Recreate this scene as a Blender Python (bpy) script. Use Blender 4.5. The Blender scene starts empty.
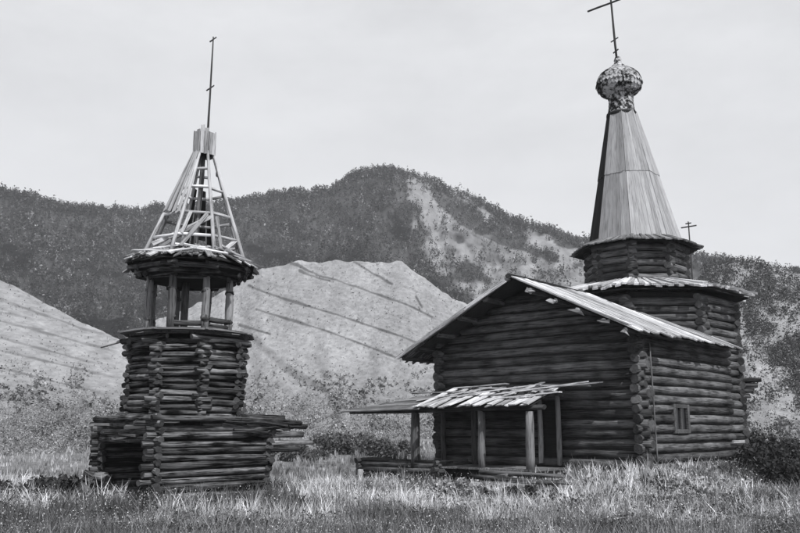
import bpy, math, random
import numpy as np
from mathutils import Vector, Matrix, noise as mnoise

random.seed(7)
rng = np.random.default_rng(7)
scene = bpy.context.scene
COL = scene.collection
R = math.radians

# ------------------------------------------------------------------ camera, sky, sun, exposure
EYE = 1.7                      # eye height above the meadow
PITCH = 0.1913                 # camera tilted up, verticals converge as in the photograph
FPX, CX, CY = 827.3, 400.0, 266.5   # focal length and centre in photograph pixels (800 x 533)
cam_d = bpy.data.cameras.new("camera")
cam = bpy.data.objects.new("camera", cam_d)
COL.objects.link(cam)
cam.location = (0, 0, EYE)
cam.rotation_euler = (math.pi / 2 + PITCH, 0, 0)
cam_d.sensor_fit = 'HORIZONTAL'
cam_d.sensor_width = 36.0
cam_d.lens = 36.0 * FPX / 800.0
cam_d.clip_start = 0.1
cam_d.clip_end = 6000
scene.camera = cam

SUN_EL, SUN_AZ = R(50), R(33)  # behind the camera, to the right
to_sun = Vector((math.sin(SUN_AZ) * math.cos(SUN_EL), -math.cos(SUN_AZ) * math.cos(SUN_EL), math.sin(SUN_EL)))
world = bpy.data.worlds.new("World")
scene.world = world
world.use_nodes = True
wn, wl = world.node_tree.nodes, world.node_tree.links
wn.clear()
sky = wn.new("ShaderNodeTexSky")
sky.sky_type = 'NISHITA'
sky.sun_disc = False
sky.sun_elevation = SUN_EL
sky.sun_rotation = math.pi - SUN_AZ
sky.air_density = 1.0
sky.dust_density = 2.5
sep = wn.new("ShaderNodeSeparateColor")       # the old plate is blue-sensitive: grey from the blue channel
wl.new(sky.outputs[0], sep.inputs[0])
comb = wn.new("ShaderNodeCombineColor")
for i, k in enumerate((0.965, 0.98, 1.02)):   # faint cold tone of the print
    m = wn.new("ShaderNodeMath"); m.operation = 'MULTIPLY'
    m.inputs[1].default_value = k
    wl.new(sep.outputs[2], m.inputs[0]); wl.new(m.outputs[0], comb.inputs[i])
# thin even veil of cloud, all round the sky
tc = wn.new("ShaderNodeTexCoord")
mp = wn.new("ShaderNodeMapping"); mp.inputs['Scale'].default_value = (1.6, 1.6, 4.0)
wl.new(tc.outputs['Generated'], mp.inputs[0])
cn = wn.new("ShaderNodeTexNoise"); cn.inputs['Scale'].default_value = 2.6; cn.inputs['Detail'].default_value = 9; cn.inputs['Roughness'].default_value = .6
wl.new(mp.outputs[0], cn.inputs['Vector'])
cr = wn.new("ShaderNodeMapRange")
cr.inputs[1].default_value = 0.3; cr.inputs[2].default_value = 0.75
cr.inputs[3].default_value = 0.62; cr.inputs[4].default_value = 0.98
wl.new(cn.outputs[0], cr.inputs[0])
mx = wn.new("ShaderNodeMix"); mx.data_type = 'RGBA'
wl.new(cr.outputs[0], mx.inputs[0]); wl.new(comb.outputs[0], mx.inputs[6])
mx.inputs[7].default_value = (5.65, 5.72, 5.9, 1)
bg = wn.new("ShaderNodeBackground")
bg.inputs[1].default_value = 0.15
wl.new(mx.outputs[2], bg.inputs[0])
wo = wn.new("ShaderNodeOutputWorld")
wl.new(bg.outputs[0], wo.inputs[0])

sun_d = bpy.data.lights.new("sun", 'SUN')
sun_d.energy = 4.7
sun_d.angle = R(0.5)
sun_d.color = (0.985, 0.99, 1.0)
sun = bpy.data.objects.new("sun", sun_d)
COL.objects.link(sun)
sun.location = to_sun * 60
sun.rotation_euler = to_sun.to_track_quat('Z', 'Y').to_euler()

vs = scene.view_settings
vs.view_transform = 'Standard'
vs.look = 'None'
vs.exposure = 0.0
vs.gamma = 1.0
vs.use_curve_mapping = False

# ------------------------------------------------------------------ helpers
def ray(px, py):
    c, s = math.cos(PITCH), math.sin(PITCH)
    u = -(py - CY) / FPX
    return Vector(((px - CX) / FPX, c - u * s, s + u * c))

def at(px, py, dist):
    """point seen at a photograph pixel, at a horizontal distance from the camera"""
    r = ray(px, py)
    t = dist / math.hypot(r.x, r.y)
    return Vector((r.x * t, r.y * t, EYE + r.z * t))

def new_obj(name, mesh, parent=None, mat=None, mw=None):
    o = bpy.data.objects.new(name, mesh)
    COL.objects.link(o)
    if parent is not None:
        o.parent = parent
    if mat is not None and mesh is not None and not mesh.materials:
        for m in (mat if isinstance(mat, (list, tuple)) else [mat]):
            mesh.materials.append(m)
    if mw is not None:
        o.matrix_basis = mw
    return o

def tag(o, label, cat, group=None, kind=None):
    if label: o['label'] = label
    if cat: o['category'] = cat
    if group: o['group'] = group
    if kind: o['kind'] = kind
    return o

def thing(name, label, cat, loc=(0, 0, 0), rz=0.0, group=None):
    o = bpy.data.objects.new(name, None)
    COL.objects.link(o)
    o.location = loc
    o.rotation_euler = (0, 0, rz)
    o.empty_display_size = 0.3
    return tag(o, label, cat, group)

def mesh_from(name, verts, faces, smooth=None, midx=None):
    me = bpy.data.meshes.new(name)
    me.from_pydata([tuple(v) for v in verts], [], faces)
    if smooth is not None:
        me.polygons.foreach_set('use_smooth', smooth if hasattr(smooth, '__len__') else [smooth] * len(faces))
    if midx is not None:
        me.polygons.foreach_set('material_index', midx)
    me.update()
    return me

def frame(p, q, up=(0, 0, 1)):
    x = (Vector(q) - Vector(p)).normalized()
    u = Vector(up)
    if abs(x.dot(u)) > 0.98:
        u = Vector((0, 1, 0))
    y = u.cross(x).normalized()
    z = x.cross(y)
    m = Matrix((x, y, z)).transposed().to_4x4()
    m.translation = (Vector(p) + Vector(q)) / 2
    return m

LOGSIDES = 10
def log_mesh(length, r0, r1=None, seed=0, sides=LOGSIDES, wob=0.08):
    rd = random.Random(seed)
    r1 = r0 if r1 is None else r1
    st = [-.5, -.28, -.05, .2, .5] if length > 1.2 else [-.5, .05, .5]
    vs_, fs, sm, mi = [], [], [], []
    for k, t in enumerate(st):
        rr = r0 + (r1 - r0) * (t + .5)
        oy, oz = (rd.uniform(-1, 1) * r0 * .13, rd.uniform(-1, 1) * r0 * .13)
        tilt = rd.uniform(-.5, .5) * rr if k in (0, len(st) - 1) else 0
        for j in range(sides):
            a = 2 * math.pi * j / sides
            wb = wob * 1.9 if k in (0, len(st) - 1) else wob
            q = rr * (1 + rd.uniform(-wb, wb)) * (.93 if k in (0, len(st) - 1) else 1)
            vs_.append((t * length + tilt * math.cos(a), oy + q * math.cos(a), oz + q * math.sin(a)))
    n = len(st)
    for k in range(n - 1):
        for j in range(sides):
            j2 = (j + 1) % sides
            fs.append((k * sides + j, (k + 1) * sides + j, (k + 1) * sides + j2, k * sides + j2)); sm.append(True); mi.append(0)
    fs.append(tuple(range(0, sides))); sm.append(False); mi.append(1)
    fs.append(tuple(range((n - 1) * sides, n * sides))[::-1]); sm.append(False); mi.append(1)
    return mesh_from("log", vs_, fs, sm, mi)

SEED = [100]
def nseed():
    SEED[0] += 1
    return SEED[0]

def add_log(name, parent, p, q, r0, r1=None, mats=None, roll=True):
    p, q = Vector(p), Vector(q)
    me = log_mesh((q - p).length, r0, r1, nseed())
    m = frame(p, q)
    if roll:
        m = m @ Matrix.Rotation(random.uniform(0, 6.28), 4, 'X')
    return new_obj(name, me, parent, mats or [MAT['log'], MAT['logend']], m)

def add_slab(name, parent, p0, p1, p2, p3, t, mat, jit=0.0, ends=0.0):
    """a board: p0-p1 lower edge along its length, p3-p2 the other long edge; thickness t along the normal"""
    P = [Vector(v) for v in (p0, p1, p2, p3)]
    c = sum(P, Vector()) / 4
    x = ((P[1] - P[0]) + (P[2] - P[3])).normalized()
    n = (P[1] - P[0]).cross(P[3] - P[0]).normalized()
    y = n.cross(x).normalized()
    m = Matrix((x, y, n)).transposed()
    mi = m.inverted()
    L = [mi @ (v - c) for v in P]
    rd = random.Random(nseed())
    for i in (0, 3): L[i].x += rd.uniform(-ends, ends)
    for i in (1, 2): L[i].x += rd.uniform(-ends, ends)
    tw = rd.uniform(-jit, jit)
    vv = []
    for s in (0.0, .5, 1.0):
        a, b = L[0].lerp(L[1], s), L[3].lerp(L[2], s)
        off = rd.uniform(-jit, jit) * .6
        tz = tw * (s - .5)
        side = rd.uniform(-jit, jit) * .4
        for q, sg in ((a, -1), (b, 1)):
            vv.append((q.x, q.y + side, q.z + off + sg * tz))
            vv.append((q.x, q.y + side, q.z + off + sg * tz + t))
    # ring k: a_low, a_top, b_low, b_top
    fs = []
    for k in range(2):
        o, w = k * 4, (k + 1) * 4
        fs += [(o + 1, w + 1, w + 3, o + 3), (o, o + 2, w + 2, w), (o, w, w + 1, o + 1), (o + 2, o + 3, w + 3, w + 2)]
    fs += [(0, 1, 3, 2), (8, 10, 11, 9)]
    me = mesh_from("board", vv, fs, False)
    mw = m.to_4x4(); mw.translation = c
    return new_obj(name, me, parent, mat, mw)

def add_board(name, parent, p, q, width, t, mat, up=(0, 0, 1), jit=0.01, ends=0.02):
    p, q = Vector(p), Vector(q)
    d = (q - p).normalized()
    y = Vector(up).cross(d)
    if y.length < 1e-3: y = Vector((1, 0, 0))
    y = y.normalized() * width / 2
    return add_slab(name, parent, p - y, q - y, q + y, p + y, t, mat, jit, ends)

def box_mesh(name, a, b):
    (x0, y0, z0), (x1, y1, z1) = a, b
    v = [(x0,y0,z0),(x1,y0,z0),(x1,y1,z0),(x0,y1,z0),(x0,y0,z1),(x1,y0,z1),(x1,y1,z1),(x0,y1,z1)]
    f = [(0,3,2,1),(4,5,6,7),(0,1,5,4),(1,2,6,5),(2,3,7,6),(3,0,4,7)]
    return mesh_from(name, v, f, False)

def prism_mesh(name, poly, z0, z1, cap=True, poly2=None):
    n = len(poly); poly2 = poly2 or poly
    v = [(x, y, z0) for x, y in poly] + [(x, y, z1) for x, y in poly2]
    f = [(i, (i + 1) % n, n + (i + 1) % n, n + i) for i in range(n)]
    if cap: f += [tuple(range(n))[::-1], tuple(range(n, 2 * n))]
    return mesh_from(name, v, f, False)

def lathe_mesh(name, prof, seg=24):
    v, f = [], []
    for r, z in prof:
        for j in range(seg):
            a = 2 * math.pi * j / seg
            v.append((r * math.cos(a), r * math.sin(a), z))
    for k in range(len(prof) - 1):
        for j in range(seg):
            j2 = (j + 1) % seg
            f.append((k * seg + j, k * seg + j2, (k + 1) * seg + j2, (k + 1) * seg + j))
    f.append(tuple(range(seg))[::-1]); f.append(tuple(range((len(prof) - 1) * seg, len(prof) * seg)))
    return mesh_from(name, v, f, True)

# ------------------------------------------------------------------ materials (all grey: a black-and-white place)
MAT = {}
def wood(name, lo, hi, scale=(0.7, 9, 9), rough=.9, bump=.4, obj_var=.35, contrast=(.3, .72), crack=0.0):
    m = bpy.data.materials.new(name); m.use_nodes = True
    n, l = m.node_tree.nodes, m.node_tree.links
    b = n['Principled BSDF']; b.inputs['Roughness'].default_value = rough
    b.inputs['Specular IOR Level'].default_value = 0.04
    tcn = n.new("ShaderNodeTexCoord"); oi = n.new("ShaderNodeObjectInfo")
    mul = n.new("ShaderNodeMath"); mul.operation = 'MULTIPLY'; mul.inputs[1].default_value = 57.0
    l.new(oi.outputs['Random'], mul.inputs[0])
    add = n.new("ShaderNodeVectorMath"); add.operation = 'ADD'
    l.new(tcn.outputs['Object'], add.inputs[0]); l.new(mul.outputs[0], add.inputs[1])
    mpn = n.new("ShaderNodeMapping"); mpn.inputs['Scale'].default_value = scale
    l.new(add.outputs[0], mpn.inputs[0])
    nz = n.new("ShaderNodeTexNoise"); nz.inputs['Scale'].default_value = 2.2; nz.inputs['Detail'].default_value = 8
    nz.inputs['Roughness'].default_value = .68
    l.new(mpn.outputs[0], nz.inputs['Vector'])
    # broad stains
    n2 = n.new("ShaderNodeTexNoise"); n2.inputs['Scale'].default_value = 1.3; n2.inputs['Detail'].default_value = 4
    l.new(add.outputs[0], n2.inputs['Vector'])
    r = n.new("ShaderNodeMapRange"); r.inputs[1].default_value = contrast[0]; r.inputs[2].default_value = contrast[1]
    mixf = n.new("ShaderNodeMath"); mixf.operation = 'MULTIPLY_ADD'; mixf.inputs[1].default_value = .6
    l.new(nz.outputs[0], mixf.inputs[0])
    s2 = n.new("ShaderNodeMath"); s2.operation = 'MULTIPLY'; s2.inputs[1].default_value = .4
    l.new(n2.outputs[0], s2.inputs[0]); l.new(s2.outputs[0], mixf.inputs[2])
    l.new(mixf.outputs[0], r.inputs[0])
    mxn = n.new("ShaderNodeMix"); mxn.data_type = 'RGBA'
    mxn.inputs[6].default_value = (lo, lo, lo * 1.02, 1); mxn.inputs[7].default_value = (hi, hi, hi * 1.02, 1)
    l.new(r.outputs[0], mxn.inputs[0])
    vr = n.new("ShaderNodeMapRange"); vr.inputs[3].default_value = 1 - obj_var; vr.inputs[4].default_value = 1 + obj_var
    l.new(oi.outputs['Random'], vr.inputs[0])
    vm = n.new("ShaderNodeMix"); vm.data_type = 'RGBA'; vm.blend_type = 'MULTIPLY'; vm.inputs[0].default_value = 1
    l.new(mxn.outputs[2], vm.inputs[6]); l.new(vr.outputs[0], vm.inputs[7])
    col, hgt = vm.outputs[2], nz.outputs[0]
    if crack:      # drying cracks along the grain
        mc = n.new("ShaderNodeMapping"); mc.inputs['Scale'].default_value = (scale[0] * 1.6, scale[1] * 2.0, scale[2] * 2.0)
        l.new(add.outputs[0], mc.inputs[0])
        nc = n.new("ShaderNodeTexNoise"); nc.inputs['Scale'].default_value = 1.6; nc.inputs['Detail'].default_value = 5
        l.new(mc.outputs[0], nc.inputs['Vector'])
        rc = n.new("ShaderNodeMapRange"); rc.inputs[1].default_value = .55; rc.inputs[2].default_value = .66
        rc.inputs[3].default_value = 1.0; rc.inputs[4].default_value = 1 - crack
        l.new(nc.outputs[0], rc.inputs[0])
        cm = n.new("ShaderNodeMix"); cm.data_type = 'RGBA'; cm.blend_type = 'MULTIPLY'; cm.inputs[0].default_value = 1
        l.new(col, cm.inputs[6]); l.new(rc.outputs[0], cm.inputs[7]); col = cm.outputs[2]
        hm = n.new("ShaderNodeMath"); hm.operation = 'MULTIPLY'
        l.new(nz.outputs[0], hm.inputs[0]); l.new(rc.outputs[0], hm.inputs[1]); hgt = hm.outputs[0]
    l.new(col, b.inputs['Base Color'])
    bp = n.new("ShaderNodeBump"); bp.inputs['Strength'].default_value = bump; bp.inputs['Distance'].default_value = .03
    l.new(hgt, bp.inputs['Height']); l.new(bp.outputs[0], b.inputs['Normal'])
    MAT[name] = m
    return m

wood('log', .012, .19, scale=(.55, 11, 11), bump=1.0, obj_var=.5, contrast=(.36, .68), crack=.75)
wood('towerlog', .006, .27, scale=(.7, 12, 12), bump=1.0, obj_var=.6, contrast=(.42, .66), crack=.85)
wood('logend', .008, .10, scale=(6, 6, 6), obj_var=.4)
wood('plank', .24, .66, bump=.8, obj_var=.4, contrast=(.34,.62), crack=.6)
wood('tentboard', .22, .42, scale=(.6, 12, 12), obj_var=.2, contrast=(.3, .72), crack=.45)
wood('greyplank', .06, .26, bump=.8, obj_var=.45, crack=.7)
wood('casing', .03, .15, bump=.8, obj_var=.3, crack=.6)
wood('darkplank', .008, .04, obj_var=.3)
wood('palewood', .22, .46, bump=.8, obj_var=.3, crack=.6)
wood('shingle', .015, .42, scale=(2.2, 2.2, 2.2), obj_var=0, contrast=(.46, .54))
wood('iron', .03, .07, scale=(3, 3, 3), obj_var=0)

def attr_mat(name, rough=.9, noise_scale=None, noise_amt=.3, bump=0, trans=0, squash=1):
    """colour from a vertex attribute (the plant's / soil's own tone), plus fine noise"""
    m = bpy.data.materials.new(name); m.use_nodes = True
    n, l = m.node_tree.nodes, m.node_tree.links
    b = n['Principled BSDF']; b.inputs['Roughness'].default_value = rough
    b.inputs['Specular IOR Level'].default_value = .15
    at_ = n.new("ShaderNodeAttribute"); at_.attribute_name = 'tone'
    src = at_.outputs['Color']
    if noise_scale:
        tcn = n.new("ShaderNodeTexCoord")
        nz = n.new("ShaderNodeTexNoise"); nz.inputs['Scale'].default_value = noise_scale
        nz.inputs['Detail'].default_value = 9; nz.inputs['Roughness'].default_value = .72
        mpq = n.new("ShaderNodeMapping"); mpq.inputs['Scale'].default_value = (1, squash, 1)
        l.new(tcn.outputs['Object'], mpq.inputs[0]); l.new(mpq.outputs[0], nz.inputs['Vector'])
        rg = n.new("ShaderNodeMapRange"); rg.inputs[1].default_value = .3; rg.inputs[2].default_value = .7
        rg.inputs[3].default_value = 1 - noise_amt; rg.inputs[4].default_value = 1 + noise_amt
        l.new(nz.outputs[0], rg.inputs[0])
        vm = n.new("ShaderNodeMix"); vm.data_type = 'RGBA'; vm.blend_type = 'MULTIPLY'; vm.inputs[0].default_value = 1
        l.new(src, vm.inputs[6]); l.new(rg.outputs[0], vm.inputs[7])
        src = vm.outputs[2]
        if bump:
            bp = n.new("ShaderNodeBump"); bp.inputs['Strength'].default_value = bump; bp.inputs['Distance'].default_value = .4
            l.new(nz.outputs[0], bp.inputs['Height']); l.new(bp.outputs[0], b.inputs['Normal'])
    l.new(src, b.inputs['Base Color'])
    if trans:
        tr = n.new("ShaderNodeBsdfTranslucent"); l.new(src, tr.inputs[0])
        ms = n.new("ShaderNodeMixShader"); ms.inputs[0].default_value = trans
        l.new(b.outputs[0], ms.inputs[1]); l.new(tr.outputs[0], ms.inputs[2])
        l.new(ms.outputs[0], n['Material Output'].inputs[0])
    MAT[name] = m
    return m
attr_mat('grass', trans=.2)
attr_mat('leaf', trans=.15)
attr_mat('soil', noise_scale=1.3, noise_amt=.55, bump=.5)
attr_mat('slope', noise_scale=1.1, noise_amt=.36, bump=.7, squash=.3)
attr_mat('mountain', noise_scale=.06, noise_amt=.5, bump=.8)
attr_mat('tree')

def set_tone(me, tone):
    a = me.color_attributes.new('tone', 'FLOAT_COLOR', 'POINT')
    t = np.asarray(tone, np.float32)
    c = np.stack([t, t, t * 1.02, np.ones_like(t)], 1).astype(np.float32)
    a.data.foreach_set('color', c.ravel())

def np_mesh(name, V, F, tone=None, smooth=False):
    V = np.asarray(V, np.float32); F = np.asarray(F, np.int32)
    me = bpy.data.meshes.new(name)
    k = F.shape[1]
    me.vertices.add(len(V)); me.vertices.foreach_set('co', V.ravel())
    me.loops.add(F.size); me.loops.foreach_set('vertex_index', F.ravel())
    me.polygons.add(len(F)); me.polygons.foreach_set('loop_start', np.arange(0, F.size, k, dtype=np.int32))
    me.update(calc_edges=True)
    if smooth: me.polygons.foreach_set('use_smooth', np.ones(len(F), bool))
    if tone is not None: set_tone(me, tone)
    me.update()
    return me

# cheap vectorised value noise
_G = rng.random((256, 256))
def vnoise(x, y):
    xi, yi = np.floor(x).astype(int), np.floor(y).astype(int)
    fx, fy = x - xi, y - yi
    fx = fx * fx * (3 - 2 * fx); fy = fy * fy * (3 - 2 * fy)
    g = lambda i, j: _G[i % 256, j % 256]
    return (g(xi, yi) * (1 - fx) + g(xi + 1, yi) * fx) * (1 - fy) + (g(xi, yi + 1) * (1 - fx) + g(xi + 1, yi + 1) * fx) * fy
def fbm(x, y, o=4):
    s, a, t = 0, .5, 0
    for k in range(o):
        s = s + a * vnoise(x * 2 ** k + 17.3 * k, y * 2 ** k + 5.1 * k); t += a; a *= .5
    return s / t
def sstep(a, b, x):
    t = np.clip((x - a) / (b - a), 0, 1)
    return t * t * (3 - 2 * t)

# ------------------------------------------------------------------ site layout
CH_A = 0.7404                       # church turned so that the gable front looks to the left of the camera
CH_N = np.array([7.384, 25.70])     # its near corner
CH_X = np.array([math.cos(CH_A), -math.sin(CH_A)])
CH_Y = np.array([math.sin(CH_A), math.cos(CH_A)])
CH_W, CH_D = 8.0, 7.08
OC_X, OC_Y = -4.0, 8.3              # centre of the octagon in church coordinates
TW_P = np.array([-5.50, 21.5])      # bell tower
TW_A = R(42.4)

def church_local(x, y):
    dx, dy = x - CH_N[0], y - CH_N[1]
    return dx * CH_X[0] + dy * CH_X[1], dx * CH_Y[0] + dy * CH_Y[1]

def ground_z(x, y):
    x = np.asarray(x, float); y = np.asarray(y, float)
    u, w = church_local(x, y)
    d = np.hypot(np.maximum(np.maximum(-8 - u, u), 0), np.maximum(np.maximum(-w, w - 12), 0))
    z = -.42 + .66 * (1 - sstep(.1, 3.4, d))
    z = z + .34 * (1 - sstep(1.5, 7, np.hypot(x - TW_P[0], y - TW_P[1])))
    z = z + .30 * sstep(17.5, 13, np.hypot(x, y))
    far = np.hypot(x, y)
    z = z + 1.25 * sstep(32, 75, far)
    z = z + (fbm(x * .35 + 9, y * .35 + 3, 3) - .5) * .22 + (fbm(x * .06, y * .06, 3) - .5) * .35 * sstep(25, 60, far)
    return z

# ------------------------------------------------------------------ ground
na, nr = 260, 170
az = np.linspace(-math.pi, math.pi, na, endpoint=False)
rad = np.concatenate([np.linspace(.5, 45, 110), np.geomspace(46, 1400, nr - 110)])
AZ, RD = np.meshgrid(az, rad, indexing='ij')
# finer in front of the camera
AZ = AZ - .55 * np.sin(AZ)
GX, GY = RD * np.sin(AZ), RD * np.cos(AZ)
GZ = ground_z(GX, GY)
V = np.stack([GX, GY, GZ], -1).reshape(-1, 3)
ii, jj = np.meshgrid(np.arange(na), np.arange(nr - 1), indexing='ij')
i2 = (ii + 1) % na
F = np.stack([ii * nr + jj, ii * nr + jj + 1, i2 * nr + jj + 1, i2 * nr + jj], -1).reshape(-1, 4)
F = F[:, ::-1]
c0 = len(V); V = np.vstack([V, [[0, 0, float(ground_z(0, 0))]]])
tone = np.append((.06 + .12 * fbm(GX * .5, GY * .5, 4) + .05 * sstep(30, 60, RD)).ravel(), .15)
me = np_mesh("ground", V, F, tone, True)
g = new_obj("ground", me, None, MAT['soil']); tag(g, 'rough meadow ground under the church and bell tower', None, kind='structure')

# ------------------------------------------------------------------ hills
def pip(px, py, poly):
    """points in polygon (photograph pixels)"""
    px = np.asarray(px, float); py = np.asarray(py, float)
    ins = np.zeros(px.shape, bool)
    n = len(poly)
    for i in range(n):
        x0, y0 = poly[i]; x1, y1 = poly[(i + 1) % n]
        cond = ((y0 > py) != (y1 > py))
        with np.errstate(divide='ignore', invalid='ignore'):
            xx = (x1 - x0) * (py - y0) / ((y1 - y0) if y1 != y0 else 1e-9) + x0
        ins ^= cond & (px < xx)
    return ins

def rayv(px, py):
    c, s = math.cos(PITCH), math.sin(PITCH)
    u = -(py - CY) / FPX
    return (px - CX) / FPX, c - u * s, s + u * c

class Hill:
    """a slope whose ground is given by direction and distance; crest heights and foot distances follow the photograph"""
    def __init__(self, crest, foot_py, d0, d1, power=1.0, rough=(0, 1), crag=0):
        self.crag = crag
        self.cx, self.cy = np.array(crest, float).T
        self.foot, self.d0, self.d1, self.pw, self.rough = foot_py, d0, d1, power, rough
    def crest_py(self, px):
        px = np.asarray(px, float)
        return np.interp(px, self.cx, self.cy) + self.crag * (fbm(px * .045 + 2, px * 0 + 6, 5) - .5) * 2
    def t_of(self, px, py):
        cr = self.crest_py(px)
        return (self.foot - py) / np.maximum(self.foot - cr, 1e-3)
    def pos(self, px, t, jag=0):
        px = np.asarray(px, float); t = np.asarray(t, float)
        cr = self.crest_py(px)
        tt = np.clip(t, 0, 1)
        py = self.foot + (cr - self.foot) * tt + jag * tt ** 8
        d = self.d0 + (self.d1 - self.d0) * tt ** self.pw
        amp, fr = self.rough
        rg_ = 1 - np.abs(2 * fbm(px * fr + 5, py * fr * .7, 4) - 1) * 1.6      # ribs and gullies running down the slope
        d = d + amp * (.5 * (fbm(px * fr, py * fr * 1.6, 4) - .5) * 2 - .6 * (rg_ - .6)) * np.sin(np.pi * np.clip(tt, 0, 1)) ** .8
        x, y, z = rayv(px, py)
        k = d / np.hypot(x, y)
        X, Y, Z = x * k, y * k, EYE + z * k
        # behind the crest the hill rounds over and falls away
        ov = np.clip(t - 1, 0, None)
        s = 1 + ov * .55
        return np.stack([X * s, Y * s, Z * (1 - ov ** 1.5 * .55) ], -1)
    def mesh(self, name, n, m, tonef, mat, jagf=None, label=None):
        px = np.linspace(self.cx[0], self.cx[-1], n)
        t = np.concatenate([np.linspace(0, 1, m), [1.04, 1.12, 1.3, 1.6, 2.1]])
        PX, T = np.meshgrid(px, t, indexing='ij')
        jag = jagf(PX) if jagf else 0
        Vv = self.pos(PX, T, jag).reshape(-1, 3)
        mm = len(t)
        i, j = np.meshgrid(np.arange(n - 1), np.arange(mm - 1), indexing='ij')
        Ff = np.stack([i * mm + j, (i + 1) * mm + j, (i + 1) * mm + j + 1, i * mm + j + 1], -1).reshape(-1, 4)
        PY = self.foot + (self.crest_py(PX) - self.foot) * np.clip(T, 0, 1)
        me = np_mesh(name, Vv, Ff, tonef(PX, PY, T).ravel(), True)
        o = new_obj(name, me, None, mat)
        return tag(o, label, None, kind='structure')

H_MTN = Hill([(-420,200),(-250,175),(-100,182),(0,192),(30,198),(80,209),(165,210),(210,204),(250,198),(290,196),(330,189),
              (360,174),(385,169),(420,176),(450,190),(500,214),(545,229),(580,239),(640,247),(700,256),(760,268),(800,275),(900,280),(1250,270)],
             430, 240, 480, .8, (75, .016), 6)
H_MID = Hill([(60,372),(100,350),(150,324),(200,302),(240,283),(262,267),(300,262),(350,261),(402,263),(416,271),(440,289),(475,311),(520,336),(600,372),(700,405)],
             462, 62, 190, .9, (7, .02))
H_LEFT = Hill([(-420,150),(-150,212),(0,279),(60,311),(118,339),(160,362),(220,396),(300,424)], 466, 46, 120, .9, (3, .02))
H_RIGHT = Hill([(600,430),(650,380),(690,300),(705,268),(730,262),(760,263),(790,272),(830,280),(900,262),(1000,240),(1250,210)], 466, 44, 230, .9, (9, .025))

def lines(PX, PY, segs, w, taper=False):
    out = np.zeros(PX.shape)
    for (x0, y0, x1, y1) in segs:
        dx, dy = x1 - x0, y1 - y0
        s = np.clip(((PX - x0) * dx + (PY - y0) * dy) / (dx * dx + dy * dy), 0, 1)
        wob = (vnoise(PX * .07, PX * 0 + 7) - .5) * 3
        d = np.abs(np.hypot(PX - x0 - s * dx, PY - y0 - s * dy) + wob * .4)
        gap = .85 + .15 * sstep(.3, .6, vnoise(PX * .12, PX * 0 + round(y0 / 20)))
        if taper: gap = gap * np.sin(np.pi * np.clip(s, .0, 1)) ** .5
        out = np.maximum(out, np.clip(1 - (d / w) ** 2, 0, 1) * gap)
    return out

# scree and grass patches on the far mountain, seen right of the summit
LIGHT = [[(412,188),(436,203),(462,226),(500,245),(545,258),(600,272),(640,280),(640,310),(520,300),(480,270),(450,246),(420,226)],
         [(520,232),(560,240),(600,252),(600,262),(550,252)]]
DARKC = [[(434,186),(480,211),(486,234),(462,224),(440,206)], [(490,212),(524,228),(528,243),(500,238)], [(545,228),(575,238),(585,250),(560,247)],
         [(370,165),(400,178),(410,232),(428,262),(455,298),(505,330),(440,312),(400,264),(372,264)]]
def mtn_forest(px, py):
    px = np.asarray(px, float); py = np.asarray(py, float)
    mott = sstep(.36, .60, fbm(px * .07 + 12, py * .07 + 5, 4))
    f = np.where(px > 408, .2 + .6 * mott, .97)
    for p in LIGHT: f = np.where(pip(px, py, p), .05 + .35 * mott ** 2, f)
    for p in DARKC: f = np.where(pip(px, py, p), .6 + .4 * mott, f)
    return f
def mtn_tone(PX, PY, T):
    jx = (fbm(PX * .05, PY * .05, 3) - .5) * 16
    f = mtn_forest(PX + jx, PY + jx * .6)
    return (.20 - .165 * sstep(.1, .75, f)) * (.75 + .5 * fbm(PX * .09, PY * .09, 4))
H_MTN.mesh("mountain", 640, 130, mtn_tone, MAT['mountain'], label='dark wooded mountain with a rounded summit behind the church')

MIDL = [(291,264,322,276),(322,276,357,287),(357,287,413,307),(249,286,291,301),(291,301,338,315),(338,315,403,337),(403,337,428,347),
        (256,309,291,320),(291,320,324,330),(324,330,375,349),(375,349,402,360),(357,287,413,307),(413,307,432,317),(354,262,392,284),(416,296,422,307),(300,272,330,281),(240,325,270,334)]
MIDG = [(256,340,286,368),(286,368,331,394)]
def mid_tone(PX, PY, T):
    b = .17 + .15 * fbm(PX * .05, PY * .035, 5)
    b = b * (1 - .10 * (vnoise(PX * .05 + PY * .11, PY * .33 - PX * .12) > .6))
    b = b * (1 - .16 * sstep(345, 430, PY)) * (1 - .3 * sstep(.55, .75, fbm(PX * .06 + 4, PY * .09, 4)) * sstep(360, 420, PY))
    return b * (1 - .72 * lines(PX, PY, MIDL, 1.55)) * (1 - .45 * lines(PX, PY, MIDG, 5) * (.4 + .9 * fbm(PX * .12, PY * .12, 3)))
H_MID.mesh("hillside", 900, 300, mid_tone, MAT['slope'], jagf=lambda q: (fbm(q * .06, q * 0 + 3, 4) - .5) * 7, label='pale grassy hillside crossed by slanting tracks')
LEFTL = [(-60, 300 + 0, 30, 318), (0, 300, 118, 340), (-10, 318, 118, 352), (-10, 335, 105, 366), (-10, 348, 118, 378), (-10, 365, 112, 396),(20,326,45,330)]
def left_tone(PX, PY, T):
    b = .19 + .12 * fbm(PX * .05, PY * .04, 5)
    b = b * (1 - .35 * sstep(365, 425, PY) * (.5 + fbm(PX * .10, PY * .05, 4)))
    return b * (1 - .5 * lines(PX, PY, LEFTL, 1.4, True))
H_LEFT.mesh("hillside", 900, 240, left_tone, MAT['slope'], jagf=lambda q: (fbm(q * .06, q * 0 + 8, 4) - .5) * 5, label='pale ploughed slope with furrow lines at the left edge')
RL = [[(738,352),(760,360),(790,392),(800,410),(780,398),(745,372)], [(738,300),(745,320),(752,350),(738,350)], [(740,372),(765,378),(768,398),(742,402)]]
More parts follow.
